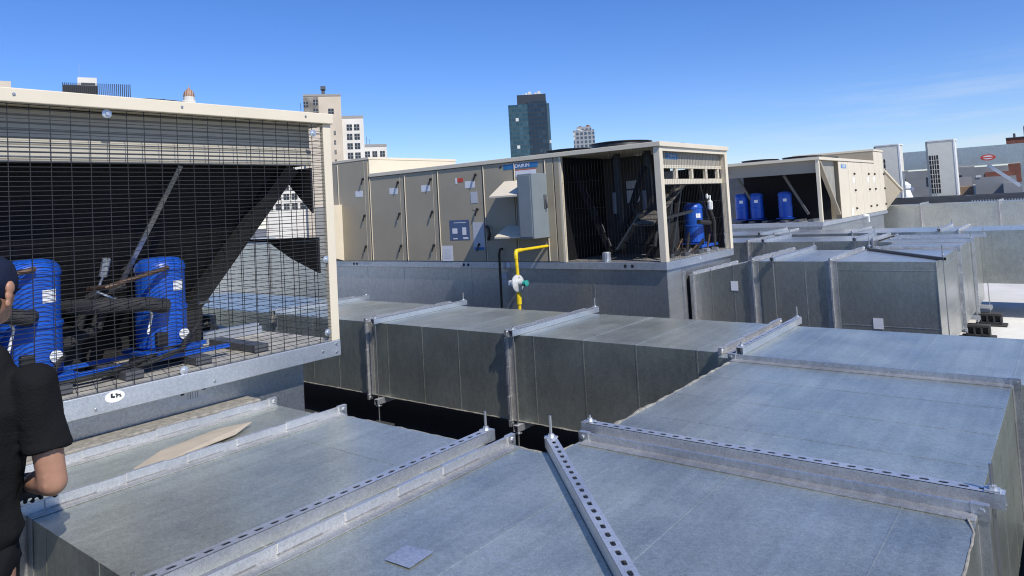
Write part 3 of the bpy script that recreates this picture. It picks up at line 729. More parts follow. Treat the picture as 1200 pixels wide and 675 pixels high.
for pts, r_, m_ in (([(-3.40, .75, 1.215), (-3.38, 1.05, 1.19), (-3.40, 1.35, 1.20), (-3.47, 1.72, 1.26), (-3.50, 1.80, 1.34)], .013, BLACK),
                   ([(-3.72, 1.30, 1.17), (-3.70, 1.33, 1.40), (-3.66, 1.36, 1.52), (-3.60, 1.50, 1.56)], .020, RUBBER),
                   ([(-3.62, .95, 1.33), (-3.64, 1.25, 1.32), (-3.70, 1.40, 1.36), (-3.72, 1.45, 1.5)], .028, RUBBER),
                   ([(-3.50, 1.36, 1.62), (-3.52, 1.34, 1.55), (-3.46, 1.42, 1.50), (-3.45, 1.50, 1.48)], .007, ZINC),
                   ([(-3.48, 1.37, 1.70), (-3.50, 1.36, 1.62)], .018, ZINC),
                   ([(-3.75, 1.80, 1.25), (-3.70, 1.95, 1.30), (-3.78, 2.05, 1.25)], .010, BLACK),
                   ([(-3.45, 1.78, 1.44), (-3.50, 1.86, 1.435), (-3.6, 1.90, 1.43)], .007, STEEL)):
    MB().mat(m_).tube(pts, r_, 8).build('refrigerant_pipe', None, u, smooth=True)
for y_ in (1.27, 1.86): MB().mat(DARKIN).box((-3.84, y_-.09, 1.21), (-3.70, y_+.07, 1.38)).build('junction_box', None, u, bevel=.006)
for yy in (1.645, 1.09): MB().mat(BLACK).box((-3.50, yy-.075, 1.26), (-3.445, yy-.02, 1.33)).build('terminal_box', None, u, bevel=.008); MB().mat(WHITEP).lathe((-3.448, yy+.055, 1.305), [(.026, 0), (.026, .003)], 14, (1, .1, 0)).build('rating_disc', None, u)
p = MB().mat(STEELDARK); p.cbox((-4.2, 2.2, 1.22), (.1, .02, .06)); p.build('bracket', None, u)
# labels
mb = MB().mat(WHITEP)
N = 20; mb.prism([(1.296+.040*math.cos(2*math.pi*i/N), 1.122+.024*math.sin(2*math.pi*i/N)) for i in range(N)], -3.2499, -3.2485, 0)
st = mb.build('round_sticker', None, u)
ib = MB().mat(INK)
for y, z, a, b in ((1.283, 1.128, .004, .009), (1.291, 1.121, .005, .004), (1.302, 1.131, .004, .003), (1.310, 1.126, .009, .003), (1.303, 1.120, .003, .004), (1.318, 1.119, .004, .003)):
    ib.box((-3.2486, y-a, z-b), (-3.2479, y+a, z+b))
ib.build('printed_mark', None, st)
for y0, y1, za, zb_ in ((1.247, 1.335, 1.003, 1.048), (1.597, 1.737, .985, 1.046)):
    mb = MB().mat(PAPER_GREY); mb.box((-3.3747, y0+.03, za), (-3.3735, y1+.03, zb_)); lo = mb.build('paper_label', None, u)
    if y0 > 1.5:
        ib = MB().mat(INK)
        for yy, zz in ((1.645, 1.034), (1.752, 1.037)): ib.box((-3.3734, yy-.009, zz-.008), (-3.373, yy+.009, zz+.006))
        for i in range(5): ib.box((-3.3734, 1.67+i*.012, 1.0), (-3.373, 1.672+i*.012, 1.032))
        ib.build('printed_mark', None, lo)
def fan(parent, x, y, z, r, m=BLACK):
    mb = MB().mat(m); N = 28
    mb.lathe((x, y, z), [(r+.03, 0), (r, .015), (r-.01, .055), (r+.008, .06), (r+.008, .066), (r-.03, .066), (r-.03, .01)], N)
    o = mb.build('fan_shroud', None, parent, smooth=True)
    g = MB().mat(m)
    for k in range(1, 5): 
        rr = r*k/5; pts = [(x+rr*math.cos(2*math.pi*i/20), y+rr*math.sin(2*math.pi*i/20), z+.07+.01*(1-k/5)) for i in range(21)]
        g.tube(pts, .003, 4)
    for i in range(8):
        a = math.pi*i/4; g.tube([(x+r*math.cos(a), y+r*math.sin(a), z+.066), (x, y, z+.082)], .0035, 4)
    g.build('fan_guard', None, o)
    return o
fan(u, -3.95, 1.70, 2.409, .38); fan(u, -4.75, 1.7, 2.409, .38)

# ---------- middle unit ---------------------------------------------------
MX, MY, MY1 = -3.443, 6.913, 8.81
ZT = 2.45
u = thing('rooftop_unit', (-7, 7.9, 0), 'middle rooftop unit with tan access doors, grey switch box and open screened end', 'rooftop unit', 'rooftop air units')
mb = MB().mat(GALV_CURB); mb.box((-9.15, 6.96, .009), (-3.475, 8.76, 1.061))
mb.build('curb', None, u)
for x in (-8.4, -7.6, -6.3, -4.4):
    mb = MB().mat(GALV_CURB); mb.box((x-.010, 6.957, .05), (x+.010, 6.9605, 1.06)); mb.build('curb_strip', None, u)
mb = MB().mat(FLANGE); mb.box((-3.4755, 7.36, .30), (-3.462, 7.40, 1.0)); mb.build('curb_strip', None, u)
mb = MB().mat(FLANGE); mb.box((-3.4755, 6.962, .009), (-3.470, 7.30, 1.06)); mb.build('curb_strip', None, u)  # brighter zinc puts the sun on the curb's end face into colour
mb = MB().mat(CREAM); mb.prism([(6.62, 1.24), (6.898, 1.155), (6.898, 2.02), (6.62, 2.00)], -9.16, -8.86, 0); mb.build('side_hood', None, u)
mb = MB().mat(GALV_RAIL); mb.box((-9.20, MY, 1.063), (MX, MY1, 1.146)); mb.build('base_rail', None, u, bevel=.003)
ib = MB().mat(INK)
for x in (-8.65, -8.58, -6.38, -6.30, -5.62, -3.95, -3.86):
    ib.lathe((x, MY-.0004, 1.105), [(.020, 0), (.020, .001)], 12, (0, -1, 0))
ib.build('lifting_hole', None, u)
mb = MB().mat(WHITEP); mb.lathe((-5.62, MY-.003, 1.107), [(.036, 0), (.036, .008), (.026, .010)], 14, (0, -1, 0)); mb.build('drain_ring', None, u)
# cabinet body
mb = MB().mat(SAND); mb.box((-8.20, MY+.012, 1.147), (-4.80, MY1-.012, ZT-.055)); mb.build('cabinet', None, u)
mb = MB().mat(CREAM); mb.box((-8.195, MY-.02, ZT-.053), (MX+.02, MY1+.02, ZT)); mb.build('roof', None, u, bevel=.004)
mb = MB().mat(SAND); mb.box((-9.15, MY, 1.147), (-8.205, MY1, 2.665)); mb.build('tall_section', None, u)
mb = MB().mat(CREAM); mb.box((-8.2045, MY+.002, 2.452), (-8.196, MY1-.002, 2.664)); mb.box((-9.17, MY-.015, 2.666), (-8.19, MY1+.015, 2.70)); mb.build('tall_section_trim', None, u)
mb = MB().mat(SAND); mb.box((-5.15, 8.3, ZT+.001), (-4.75, 8.79, ZT+.10)); mb.build('roof_box', None, u)
# doors
DO = [(-9.14, -8.93), (-8.93, -8.215), (-8.195, -7.46), (-7.445, -6.80), (-6.785, -5.975), (-5.96, -5.455), (-5.445, -4.985), (-4.975, -4.845)]
HATCH = {1: 1, 2: 1, 3: 1, 4: 1}
for i, (x0, x1) in enumerate(DO):
    z1_ = 2.40 if x0 > -8.21 else 2.655
    y0 = MY if x0 > -8.21 else MY-.012
    x0_, x1_ = x0+.006, x1-.006
    mb = MB().mat(SAND); mb.box((x0_, y0-.004, 1.152), (x1_, y0+.0115, z1_-.01)); dr = mb.build('access_door', None, u, bevel=.004)
    if i in HATCH:
        for z in ((2.34, 1.79, 1.33) if x0 < -8.21 else (2.24, 1.79, 1.33)):
            hx = x1_-.10
            hb = MB().mat(BLACK); hb.bar((hx, y0-.026, z+.045), (hx-.028, y0-.028, z-.045), .015, .012, (0, 1, 0)); hb.lathe((hx, y0-.004, z+.04), [(.019, 0), (.016, .02)], 12, (0, -1, 0)); hb.build('latch', None, dr)
        pb = MB().mat(PAPER); zz = 2.16; pb.box((x1_-.30, y0-.0055, zz-.045), (x1_-.125, y0-.0043, zz+.045)); pb.build('paper_label', None, dr)
    hb = MB().mat(CREAM)          # piano hinge on the left edge, latch stop on the right
    hb.tube([(x0_+.004, y0-.008, 1.16), (x0_+.004, y0-.008, z1_-.02)], .006, 6); hb.build('hinge', None, dr)
    if i in (1, 2, 3):
        hb = MB().mat(CREAM); hb.box((x1_-.075, y0-.0062, 1.16), (x1_-.071, y0-.0042, z1_-.02)); hb.build('hinge', None, dr)
mb = MB().mat(GREYBOX)
dr = u
def label(x0, x1, z0, z1, m, y=MY-.0055, parent=u, name='paper_label'):
    return MB().mat(m).box((x0, y, z0), (x1, y+.0012, z1)).build(name, None, parent)
label(-6.42, -6.31, 2.20, 2.255, RED, y=MY-.0058, name='warning_label'); label(-6.45, -6.415, 2.18, 2.26, PAPER, y=MY-.0068, name='warning_label')
pl = label(-6.60, -6.24, 1.43, 1.70, PLATE_BLUE, name='data_plate')
for a, b, c, d_ in ((-6.55, -6.46, 1.52, 1.59), (-6.37, -6.30, 1.50, 1.60), (-6.54, -6.46, 1.445, 1.46), (-6.36, -6.27, 1.445, 1.47), (-6.52, -6.30, 1.66, 1.668)):
    label(a, b, c, d_, PAPER, y=MY-.0066, parent=pl, name='printed_field')
lw = label(-6.76, -6.56, 1.155, 1.36, PAPER, y=MY-.007)
for k in range(5): label(-6.73, -6.60, 1.19+k*.028, 1.198+k*.028, PAPER_GREY, y=MY-.0078, parent=lw, name='printed_line')
label(-6.19, -6.07, 1.91, 2.06, PAPER_GREY, y=MY-.007); label(-6.17, -6.07, 1.82, 1.89, SAND, y=MY-.007)
lg = label(-6.18, -5.985, 1.30, 1.66, PAPER_GREY, y=MY-.0069); label(-6.17, -5.995, 1.30, 1.335, LOGO_BLUE, y=MY-.0077, parent=lg, name='printed_line')
label(-5.42, -5.10, 2.20, 2.28, PAPER, y=MY-.0068); label(-5.42, -5.10, 2.28, 2.29, RED, y=MY-.0069, name='warning_label')
bnd = label(-5.61, -5.07, 2.305, 2.368, LOGO_BLUE, y=MY-.0065, name='brand_band')
text_mesh('lettering', 'DAIKIN', .070, PAPER, bnd, frame((-5.31, MY-.0067, 2.3365), (1, 0, 0), (0, 0, 1)))
MB().mat(INK).add([(-5.69, MY-.006, 2.33), (-5.64, MY-.006, 2.33), (-5.64, MY-.006, 2.375)], [(0, 1, 2)]).build('brand_mark', None, u)
# rain hoods
def hood(x0, x1, zt_, zb_, p):
    mb = MB().mat(CREAM)
    y = MY-.0045
    vs = [(x0, y, zt_), (x1, y, zt_), (x1, y-p, zb_), (x0, y-p, zb_), (x0, y, zt_-.012), (x1, y, zt_-.012), (x1, y-p, zb_-.02), (x0, y-p, zb_-.02)]
    mb.add(vs, [(0,1,2,3), (7,6,5,4), (0,3,7,4), (1,5,6,2), (3,2,6,7), (0,4,5,1)])
    return mb.build('rain_hood', None, u)
hood(-5.61, -5.172, 2.16, 1.975, .31); hood(-5.61, -5.172, 1.60, 1.475, .25)
# switch box
mb = MB().mat(GREYBOX); mb.box((-5.165, 6.60, 1.446), (-4.947, MY-.0045, 2.215)); bx = mb.build('switch_box', None, u, bevel=.006)
mb = MB().mat(GREYBOX); mb.box((-5.150, 6.592, 1.47), (-4.967, 6.5995, 2.195)); mb.build('box_lid', None, bx, bevel=.003)
mb = MB().mat(mat('dark_enamel', (.09, .095, .10), .5)); mb.box((-4.9468, 6.82, 1.80), (-4.935, 6.87, 1.96)); mb.bar((-4.93, 6.845, 1.90), (-4.91, 6.845, 1.80), .018, .014); mb.build('switch_handle', None, bx)
# conduit and hose below
mb = MB().mat(BLACK); mb.tube([(-5.70, MY-.01, 1.31), (-5.70, MY-.05, 1.31), (-5.72, MY-.05, 1.25), (-5.725, MY-.05, .30)], .016, 8); mb.tube([(-5.93, MY-.02, 1.60), (-5.88, MY-.05, 1.58), (-5.86, MY-.05, 1.50), (-5.90, MY-.03, 1.43)], .02, 8); mb.build('conduit', None, u, smooth=True)
label(-5.80, -5.68, .93, 1.00, PAPER_GREY, y=6.9535, name='curb_label'); label(-5.80, -5.68, .86, .91, PAPER_GREY, y=6.9535, name='curb_label')
# open condenser end
mb = MB().mat(SAND); mb.box((-4.835, MY-.004, 1.147), (-4.765, MY+.05, ZT-.055)); mb.build('corner_post', None, u, bevel=.003)
mb = MB().mat(CREAM); mb.box((-4.762, MY-.002, 1.147), (-4.735, MY+.04, ZT-.055)); mb.build('coil_frame', None, u)
for y0, y1 in ((MY, MY+.075), (MY1-.075, MY1)):
    mb = MB().mat(CREAM); mb.box((MX-.075, y0, 1.147), (MX, y1, ZT-.054)); mb.build('corner_post', None, u, bevel=.004)
mb = MB().mat(CREAM); mb.box((MX-.03, MY+.077, ZT-.10), (MX-.002, MY1-.077, ZT-.054)); mb.build('top_rail', None, u)
FASC = bands('fascia_grey', (.31, .285, .235), (.16, .145, .12), 1, .075, .12)
mb = MB().mat(FASC)
mb.box((MX-.10, MY+.08, 2.205), (MX-.07, MY1-.08, ZT-.056)); fp = mb.build('fascia_panel', None, u)
mb = MB().mat(CREAM); mb.box((MX-.10, MY+.08, 2.165), (MX-.06, MY1-.08, 2.203)); mb.box((MX-.10, MY+.08, 1.985), (MX-.06, MY1-.08, 2.045))
for y in (MY+.09, MY+.50, MY+.92, MY+1.33, MY+1.70): mb.box((MX-.10, y, 2.047), (MX-.06, y+.05, 2.163))
mb.build('louvre_frame', None, u, bevel=.003)
mb = MB().mat(LOGO_BLUE); mb.box((MX-.069, MY+.28, 2.27), (MX-.067, MY+.58, 2.335)); bnd = mb.build('brand_band', None, u)
text_mesh('lettering', 'DAIKIN', .060, PAPER_GREY, bnd, frame((MX-.067, MY+.43, 2.3025), (0, 1, 0), (0, 0, 1)))
mb = MB().mat(mat('rear_panel', (.075, .07, .062), .6)); mb.box((-4.79, 7.95, 1.15), (-3.84, 7.97, ZT-.06)); mb.build('rear_panel', None, u)
MB().mat(PAPER).box((-4.45, 7.944, 1.98), (-4.30, 7.948, 2.08)).build('paper_label', None, u)
MB().mat(PAPER).box((-4.45, 7.944, 1.80), (-4.27, 7.948, 1.96)).build('paper_label', None, u)
MB().mat(PAPER_GREY).box((-3.92, 7.944, 2.02), (-3.80, 7.948, 2.16)).build('paper_label', None, u)
for pq in (((-4.72, 7.15, 2.28), (-4.25, 7.15, 1.22)), ((-3.75, 7.15, 2.20), (-4.18, 7.15, 1.24))):
    mb = MB().mat(COIL); mb.bar(pq[0], pq[1], .06, .07, (0, 1, 0)); mb.build('coil_header', None, u)
    mb = MB().mat(BLACK)
    for t_ in (.3, .5, .7, .85):
        p0 = Vector(pq[0]).lerp(Vector(pq[1]), t_); mb.tube([p0+Vector((.05, -.03, .03)), p0+Vector((.10, -.06, -.06)), p0+Vector((.03, -.02, -.12))], .009, 6)
    mb.build('refrigerant_pipe', None, u, smooth=True)
for x in (-4.20, -3.80):
    mb = MB().mat(BLACK); mb.box((x-.035, 7.3, 1.55 if x > -4 else 1.20), (x+.035, 7.34, ZT-.06)); mb.build('coil_post', None, u)
mb = MB().mat(mat('bracket_zinc', (.16, .17, .18), .4, .8)); mb.bar((-4.12, 7.10, 1.28), (-3.80, 7.10, 1.68), .02, .13, (0, 1, 0)); mb.build('bracket', None, u)
for x in (-4.36, -3.95): MB().mat(mat('drier_grey', (.22, .23, .25), .5)).lathe((x, 7.5, 1.68), [(.04, 0), (.04, .26)], 12).build('filter_drier', None, u, smooth=True)
mb = MB().mat(RUBBER); mb.tube([(-4.36, 7.5, 1.94), (-4.36, 7.5, 2.38)], .014, 8); mb.tube([(-3.95, 7.5, 1.94), (-3.95, 7.5, 2.38)], .014, 8); mb.tube([(-4.36, 7.5, 1.68), (-4.3, 7.4, 1.35), (-3.7, 7.3, 1.28)], .016, 8); mb.tube([(-3.72, 7.2, 1.30), (-3.68, 7.3, 1.75), (-3.75, 7.6, 2.1), (-3.9, 7.7, 2.3)], .02, 8); mb.build('refrigerant_pipe', None, u, smooth=True)
mb = MB().mat(GALV_RAIL); mb.lathe((-4.22, 6.98, 1.148), [(.05, 0), (.05, .10), (.04, .11)], 14); mb.build('pipe_stub', None, u)
mb = MB().mat(bands('baffle_grey', (.10, .092, .078), (.03, .03, .03), 2, .05, .3)); mb.bar((-3.75, 7.0, 1.55), (-3.75, 7.9, 1.98), .25, .02, (0, 0, 1)); mb.build('baffle', None, u)
MB().mat(COIL).box((-4.79, MY+.055, 1.155), (-4.775, 7.94, ZT-.06)).build('inner_panel', None, u); mb = MB().mat(COIL); mb.box((-4.7, 8.78, 1.16), (-3.55, 8.795, 2.2)); mb.box((-4.75, 8.0, 1.16), (-4.73, 8.77, 2.38)); mb.build('inner_panel', None, u)  # first panel is a dark sheet added to blacken the shaded cabinet wall
mb = MB().mat(mat('unit_floor_dark', (.20, .19, .17), .6, var=.4, scale=14)); mb.box((-4.79, MY+.03, 1.147), (MX-.08, MY1-.03, 1.153)); mb.build('floor_pan', None, u)
c = compressor(u, -3.80, 8.45, 1.255, .50, .122, (.8, -.6), detail=False)
for i, (a, b_) in enumerate((((-3.62, 7.15, 1.20), (-3.70, 7.75, 2.0)), ((-3.60, 7.35, 1.22), (-3.72, 7.95, 1.95)), ((-3.66, 8.70, 1.20), (-3.7, 8.45, 2.0)), ((-3.6, 7.1, 1.60), (-3.62, 8.0, 1.66)))):
    MB().mat(BLACK).bar(a, b_, .03, .045, (1, 0, 0)).build('brace', None, u)
mb = MB().mat(RUBBER)
for i in range(7):
    y = 7.2+.2*i; mb2 = MB().mat(RUBBER if i % 2 else COPPER); mb2.tube([(-3.62-.03*(i % 3), y, 1.17), (-3.60, y+.05, 1.25+.05*(i % 4)), (-3.66, y+.16, 1.22), (-3.72, y+.22, 1.17)], .012+.004*(i % 2), 8); mb2.build('refrigerant_pipe', None, u, smooth=True)
mb = MB().mat(RUBBER); mb.tube([(-3.62, 8.2, 1.52), (-3.60, 8.4, 1.50), (-3.66, 8.62, 1.49)], .03, 8); mb.tube([(-3.7, 8.62, 1.86), (-3.62, 8.68, 1.5), (-3.62, 8.64, 1.2)], .022, 8); mb.build('suction_pipe', None, u, smooth=True)
mb = MB().mat(WHITEP); mb.lathe((-3.62, 8.58, 1.66), [(.03, 0), (.035, .02), (.035, .10), (.015, .12), (.015, .18)], 10); mb.lathe((-3.62, 8.50, 1.80), [(.015, 0), (.022, .03), (.012, .06)], 10); mb.build('service_valve', None, u, smooth=True)
mb = MB().mat(DARKIN); mb.box((-3.95, 7.40, 1.16), (-3.65, 7.70, 1.56)); mb.build('control_box', None, u, bevel=.005)
mb = MB().mat(BLUE); mb.box((-3.66, 8.25, 1.200), (-3.62, 8.75, 1.235)); mb.build('mounting_rail', None, u)
rnd = random.Random(3)
for i in range(14):
    y = rnd.uniform(MY+.1, 8.7); x = rnd.uniform(-3.75, -3.54)
    MB().mat(ZINC if i % 2 else STEELDARK).cbox((x, y, 1.155+.02), (rnd.uniform(.01, .05), rnd.uniform(.01, .06), .018)).build('clip', None, u)
wire_guard(u, 0, MX-.008, MY+.078, MY1-.078, 1.15, 2.39, .042, .2, .0008)
wire_guard(u, 1, MY+.008, -4.73, MX-.078, 1.15, 2.39, .042, .3, .0008)
fan(u, -4.15, 7.35, ZT+.001, .36); fan(u, -4.15, 8.3, ZT+.001, .36); fan(u, -5.0, 7.6, ZT+.001, .36)
mb = MB().mat(ZINC); mb.lathe((MX+.0005, 7.80, 1.105), [(.022, 0), (.022, .004)], 12, (1, 0, 0)); mb.build('rail_tag', None, u)

# gas line with regulator
g = thing('gas_pipe', (-4.947, 6.24, 0), 'yellow gas pipe rising to the middle unit with a round white regulator', 'gas pipe')
mb = MB().mat(YELLOW)
mb.tube([(-4.99, 6.905, 1.34), (-4.975, 6.32, 1.335)], .018, 12); mb.tube([(-4.965, 6.35, 1.336), (-4.957, 6.255, 1.334), (-4.953, 6.235, 1.31), (-4.952, 6.235, 1.25)], .025, 12)
mb.tube([(-4.952, 6.235, 1.27), (-4.947, 6.24, 1.06)], .020, 12); mb.build('pipe', None, g, smooth=True)
mb = MB().mat(YELLOW); mb.tube([(-4.947, 6.24, .90), (-4.947, 6.24, .03)], .020, 12); mb.tube([(-4.947, 6.24, .85), (-4.947, 6.24, .74)], .030, 12); mb.build('pipe', None, g, smooth=True)
mb = MB().mat(WHITEP); dv = Vector((.97, -.05, .03)).normalized(); cc = Vector((-4.93, 6.225, .975))
mb.lathe(cc-dv*.05, [(.03, 0), (.07, .012), (.098, .03), (.098, .048), (.085, .055), (.035, .07), (.03, .13)], 20, dv); mb.tube([(-4.947, 6.24, 1.06), (-4.947, 6.24, .90)], .026, 10)
mb.mats = [mat('cast_grey', (.50, .51, .50), .55, var=.2, scale=40)]; rg = mb.build('regulator', None, g, smooth=True)
mb = MB().mat(TEAL); mb.lathe(cc+dv*.08, [(.033, 0), (.033, .045), (.02, .05)], 14, dv); mb.build('cap', None, rg, smooth=True)
mb = MB().mat(WHITEP); mb.cbox((-5.02, 6.21, .975), (.028, .022, .03)); mb.build('vent_fitting', None, rg, bevel=.006)
mb = MB().mat(INK); mb.lathe(cc+Vector((.0, .0, .055))+dv*.006, [(.012, 0), (.012, .006)], 8, dv); mb.build('bolt', None, rg)

# ---------- rear unit -----------------------------------------------------
TX, TX0, TY, TY1 = -4.155, -6.25, 15.67, 22.2
u = thing('rooftop_unit', (-5.2, 19, 0), 'far rooftop unit with sunlit cream doors, dark open end and three blue compressors', 'rooftop unit', 'rooftop air units')
mb = MB().mat(GALV_CURB); mb.box((TX0+.04, TY+.05, 0), (TX-.04, TY1-.3, 1.061)); mb.build('curb', None, u)
mb = MB().mat(GALV_RAIL); mb.box((TX0, TY, 1.063), (TX, TY1+.1, 1.146)); mb.build('base_rail', None, u, bevel=.003)
mb = MB().mat(CREAM); mb.box((TX0-.01, TY-.02, 2.47), (TX+.02, 21.0, 2.53)); mb.build('roof', None, u)
for x0, x1 in ((TX-.07, TX), (TX0, TX0+.07)):
    mb = MB().mat(CREAM); mb.box((x0, TY, 1.147), (x1, TY+.07, 2.469)); mb.build('corner_post', None, u, bevel=.004)
mb = MB().mat(FASC); mb.box((TX0+.072, TY+.10, 2.20), (TX-.072, TY+.13, 2.468)); mb.build('fascia_panel', None, u)
mb = MB().mat(SAND); mb.box((TX0, 17.3, 1.147), (TX-.012, 20.99, 2.468)); mb.build('cabinet', None, u)
mb = MB().mat(SAND); mb.box((TX0, 21.0, 1.147), (TX-.01, TY1, 2.80)); mb.build('tall_section', None, u)
mb = MB().mat(CREAM); mb.box((TX0-.02, 20.99, 2.801), (TX+.015, TY1+.02, 2.85)); mb.build('tall_section_trim', None, u)
ys = [17.25, 18.15, 18.75, 19.5, 20.3, 21.0, 21.6, 22.18]
for i in range(7):
    z1_ = 2.465 if ys[i] < 20.9 else 2.79
    mb = MB().mat(CREAM); mb.box((TX-.012, ys[i]+.012, 1.155), (TX+.002, ys[i+1]-.012, z1_-.01)); dr = mb.build('access_door', None, u, bevel=.004)  # paler enamel on these doors: sunlight on this side put into colour
    if i in (1, 3, 4, 6):
        for z in (2.17, 1.77, 1.33): MB().mat(BLACK).lathe((TX+.002, ys[i+1]-.1, z), [(.03, 0), (.02, .04)], 8, (1, 0, 0)).build('latch', None, dr)
        if i != 6: MB().mat(PAPER).box((TX+.0022, ys[i+1]-.22, 1.95), (TX+.004, ys[i+1]-.06, 2.10)).build('paper_label', None, dr)
MB().mat(LOGO_BLUE).box((TX+.0024, 17.48, 2.30), (TX+.004, 17.95, 2.39)).build('brand_band', None, u)
text_mesh('lettering', 'DAIKIN', .10, PAPER, u, frame((TX+.004, 17.72, 2.345), (0, 1, 0), (0, 0, 1)))
MB().mat(PAPER).box((TX+.0024, 18.2, 1.19), (TX+.004, 18.35, 1.36)).build('paper_label', None, u)
mb = MB().mat(WHITEP); mb.tube([(TX+.03, 19.2, 1.14), (TX+.09, 19.4, 1.12), (TX+.09, 19.45, .96)], .03, 8); mb.build('drain_pipe', None, u, smooth=True)
mb = MB().mat(SAND); mb.bar((TX-.05, 15.85, 2.44), (TX-.05, 17.2, 1.25), .05, .09, (1, 0, 0)); mb.build('coil_edge_beam', None, u)
mb = MB().mat(mat('coil_side_grey', (.28, .27, .23), .6)); mb.prism([(15.85, 2.46), (17.22, 2.46), (17.22, 1.3)], TX-.12, TX-.09, 0); mb.build('coil_side', None, u)
mb = MB().mat(COIL); mb.box((TX0+.03, 16.85, 1.15), (TX-.13, 16.9, 2.46)); mb.build('condenser_coil', None, u)
STAY = mat('stay_grey', (.10, .10, .095), .6)
MB().mat(STAY).bar((-5.05, TY+.5, 2.20), (-4.63, TY+.7, 1.30), .05, .05, (0, 1, 0)).build('stay_bar', None, u); MB().mat(STAY).bar((-6.10, TY+.5, 2.20), (-5.80, TY+.7, 1.5), .05, .05, (0, 1, 0)).build('stay_bar', None, u)
for x in (-6.13, -5.78, -5.13):
    compressor(u, x, TY+.72, 1.24, .60, .148, (.2, -.95), detail=False)
for x in (-6.1, -5.8, -5.5, -5.1, -4.8, -4.5): MB().mat(STEELDARK).box((x-.06, TY+.35, 1.1475), (x+.06, TY+.92, 1.20)).build('isolator_channel', None, u)
fan(u, -4.75, 16.6, 2.531, .42); fan(u, -5.7, 16.6, 2.531, .42); fan(u, -4.75, 18.0, 2.531, .42)
mb = MB().mat(SAND)
mb.prism([(TY1+.02, 2.27), (24.75, 1.66), (TY1+.02, 1.15)], TX0+.1, TX-.02, 0); hd = mb.build('air_hood', None, u)
mb = MB().mat(CREAM); mb.bar((TX-.01, TY1+.02, 2.29), (TX-.01, 24.78, 1.675), .06, .05, (0, 0, 1)); mb.build('hood_edge', None, hd)

# unit standing behind, only its dark top shows
mb = MB().mat(STEELDARK); mb.box((-9.6, 21.3, 0), (-7.72, 23.5, 2.70)); mb.box((-9.7, 21.2, 2.702), (-7.62, 23.6, 2.78))
tag(mb.build('equipment_cabinet', None), 'dark flat-topped equipment cabinet showing above the far unit roof, left of its fans', 'cabinet')

# ---------- condensers on the steel platform ------------------------------
pf = thing('steel_platform', (-3.5, 26, 0), 'dark steel beam platform carrying the two cream condensers', 'platform')
mb = MB().mat(STEELDARK)
for y in (25.2, 26.9): mb.box((-6.5, y-.06, 1.22), (3, y+.06, 1.40))
for x in (-6.3, -4.4, -2.6, -.5, 2.5): mb.box((x-.05, 25.27, 1.23), (x+.05, 26.83, 1.39)); mb.box((x-.05, 26.0, 0), (x+.05, 26.1, 1.225))
mb.build('beam', None, pf)
mb = MB().mat(ZINC)
for i in range(70): mb.box((-2.4+i*.07, 25.12, 1.19), (-2.4+i*.07+.03, 25.135, 1.26))
mb.build('grating_edge', None, pf)
def condenser(x0, w, label):
    y0, y1, z0, z1 = 25.55, 26.35, 1.42, 3.14
    t = thing('condenser', (x0+w/2, 26, z0), label, 'condenser', 'cream upright condensers')
    mb = MB().mat(VRF); mb.box((x0, y0, z0), (x0+w, y1, z1)); mb.build('casing', None, t, bevel=.012)
    mb = MB().mat(WHITEP); mb.box((x0-.03, y0-.015, z1+.001), (x0+w+.03, y1+.015, z1+.035)); mb.build('top_trim', None, t)
    for xx in (x0-.045, x0+w+.002): 
        mb = MB().mat(WHITEP if xx > x0 else GREYBOX); mb.box((xx, y0-.01, z0), (xx+.043, y0+.10, z1)); mb.build('corner_post', None, t)  # right post white, left grey: the sunlit side put into colour
    mb = MB().mat(BLACK); mb.box((x0+.03, y0-.006, z0+.10), (x0+w*.40, y0-.001, z0+1.28)); gr = mb.build('coil_opening', None, t)
    g = MB().mat(VRF)
    for i in range(1, 8): z = z0+.10+i*1.18/8; g.box((x0+.03, y0-.016, z-.008), (x0+w*.40, y0-.0065, z+.008))
    for i in range(1, 4): x = x0+.03+i*(w*.4-.03)/4; g.box((x-.007, y0-.024, z0+.10), (x+.007, y0-.0165, z0+1.28))
    g.build('coil_grille', None, gr)
    mb = MB().mat(BLACK); mb.box((x0+w*.5, y0+.15, z1+.036), (x0+w*.5+.001, y0+.16, z1+.037))
    for xx in (x0+.05, x0+w-.15):
        mb = MB().mat(GREYBOX); mb.box((xx, y0+.1, 1.401), (xx+.1, y1-.1, z0-.001)); mb.build('foot', None, t)
condenser(-3.50, .70, 'cream upright condenser standing free with its whole dark coil grille in view')
condenser(-4.98, .66, 'cream upright condenser partly hidden behind the far unit and its hood')

# raised duct with red oval mark
t = thing('raised_duct', (-3, 32.5, 0), 'raised galvanized duct with a red oval logo, on slanted legs beyond the condensers', 'air duct')
mb = MB().mat(GALV_FAR); mb.box((-7.6, 32, 2.42), (-1.05, 33.2, 3.13)); seam_lines(mb, 0, -7.6, -1.05, 32, 33.2, 2.42, 3.13, .9, w=.012); mb.build('sheet_metal_body', None, t, bevel=.005)
mb = MB().mat(GALV_FAR); mb.box((-1.45, 32.1, .0), (-1.06, 33.1, 2.419)); mb.build('drop_leg', None, t)
mb = MB().mat(GALV_FAR); mb.box((-1.03, 31.9, .8), (2.5, 33.3, 3.2)); mb.build('plenum', None, t)
MB().mat(ZINC).bar((-2.45, 32.1, 2.415), (-1.5, 32.1, 1.55), .10, .12).build('slanted_leg', None, t); MB().mat(ZINC).bar((-5.9, 32.1, 2.415), (-5.0, 32.1, 1.6), .10, .12).build('slanted_leg', None, t)
def ell(mb, cx_, cz, a, b, y, d_): 
    N = 26; mb.prism([(cx_+a*math.cos(2*math.pi*i/N), cz+b*math.sin(2*math.pi*i/N)) for i in range(N)], y-d_, y, 1); return mb
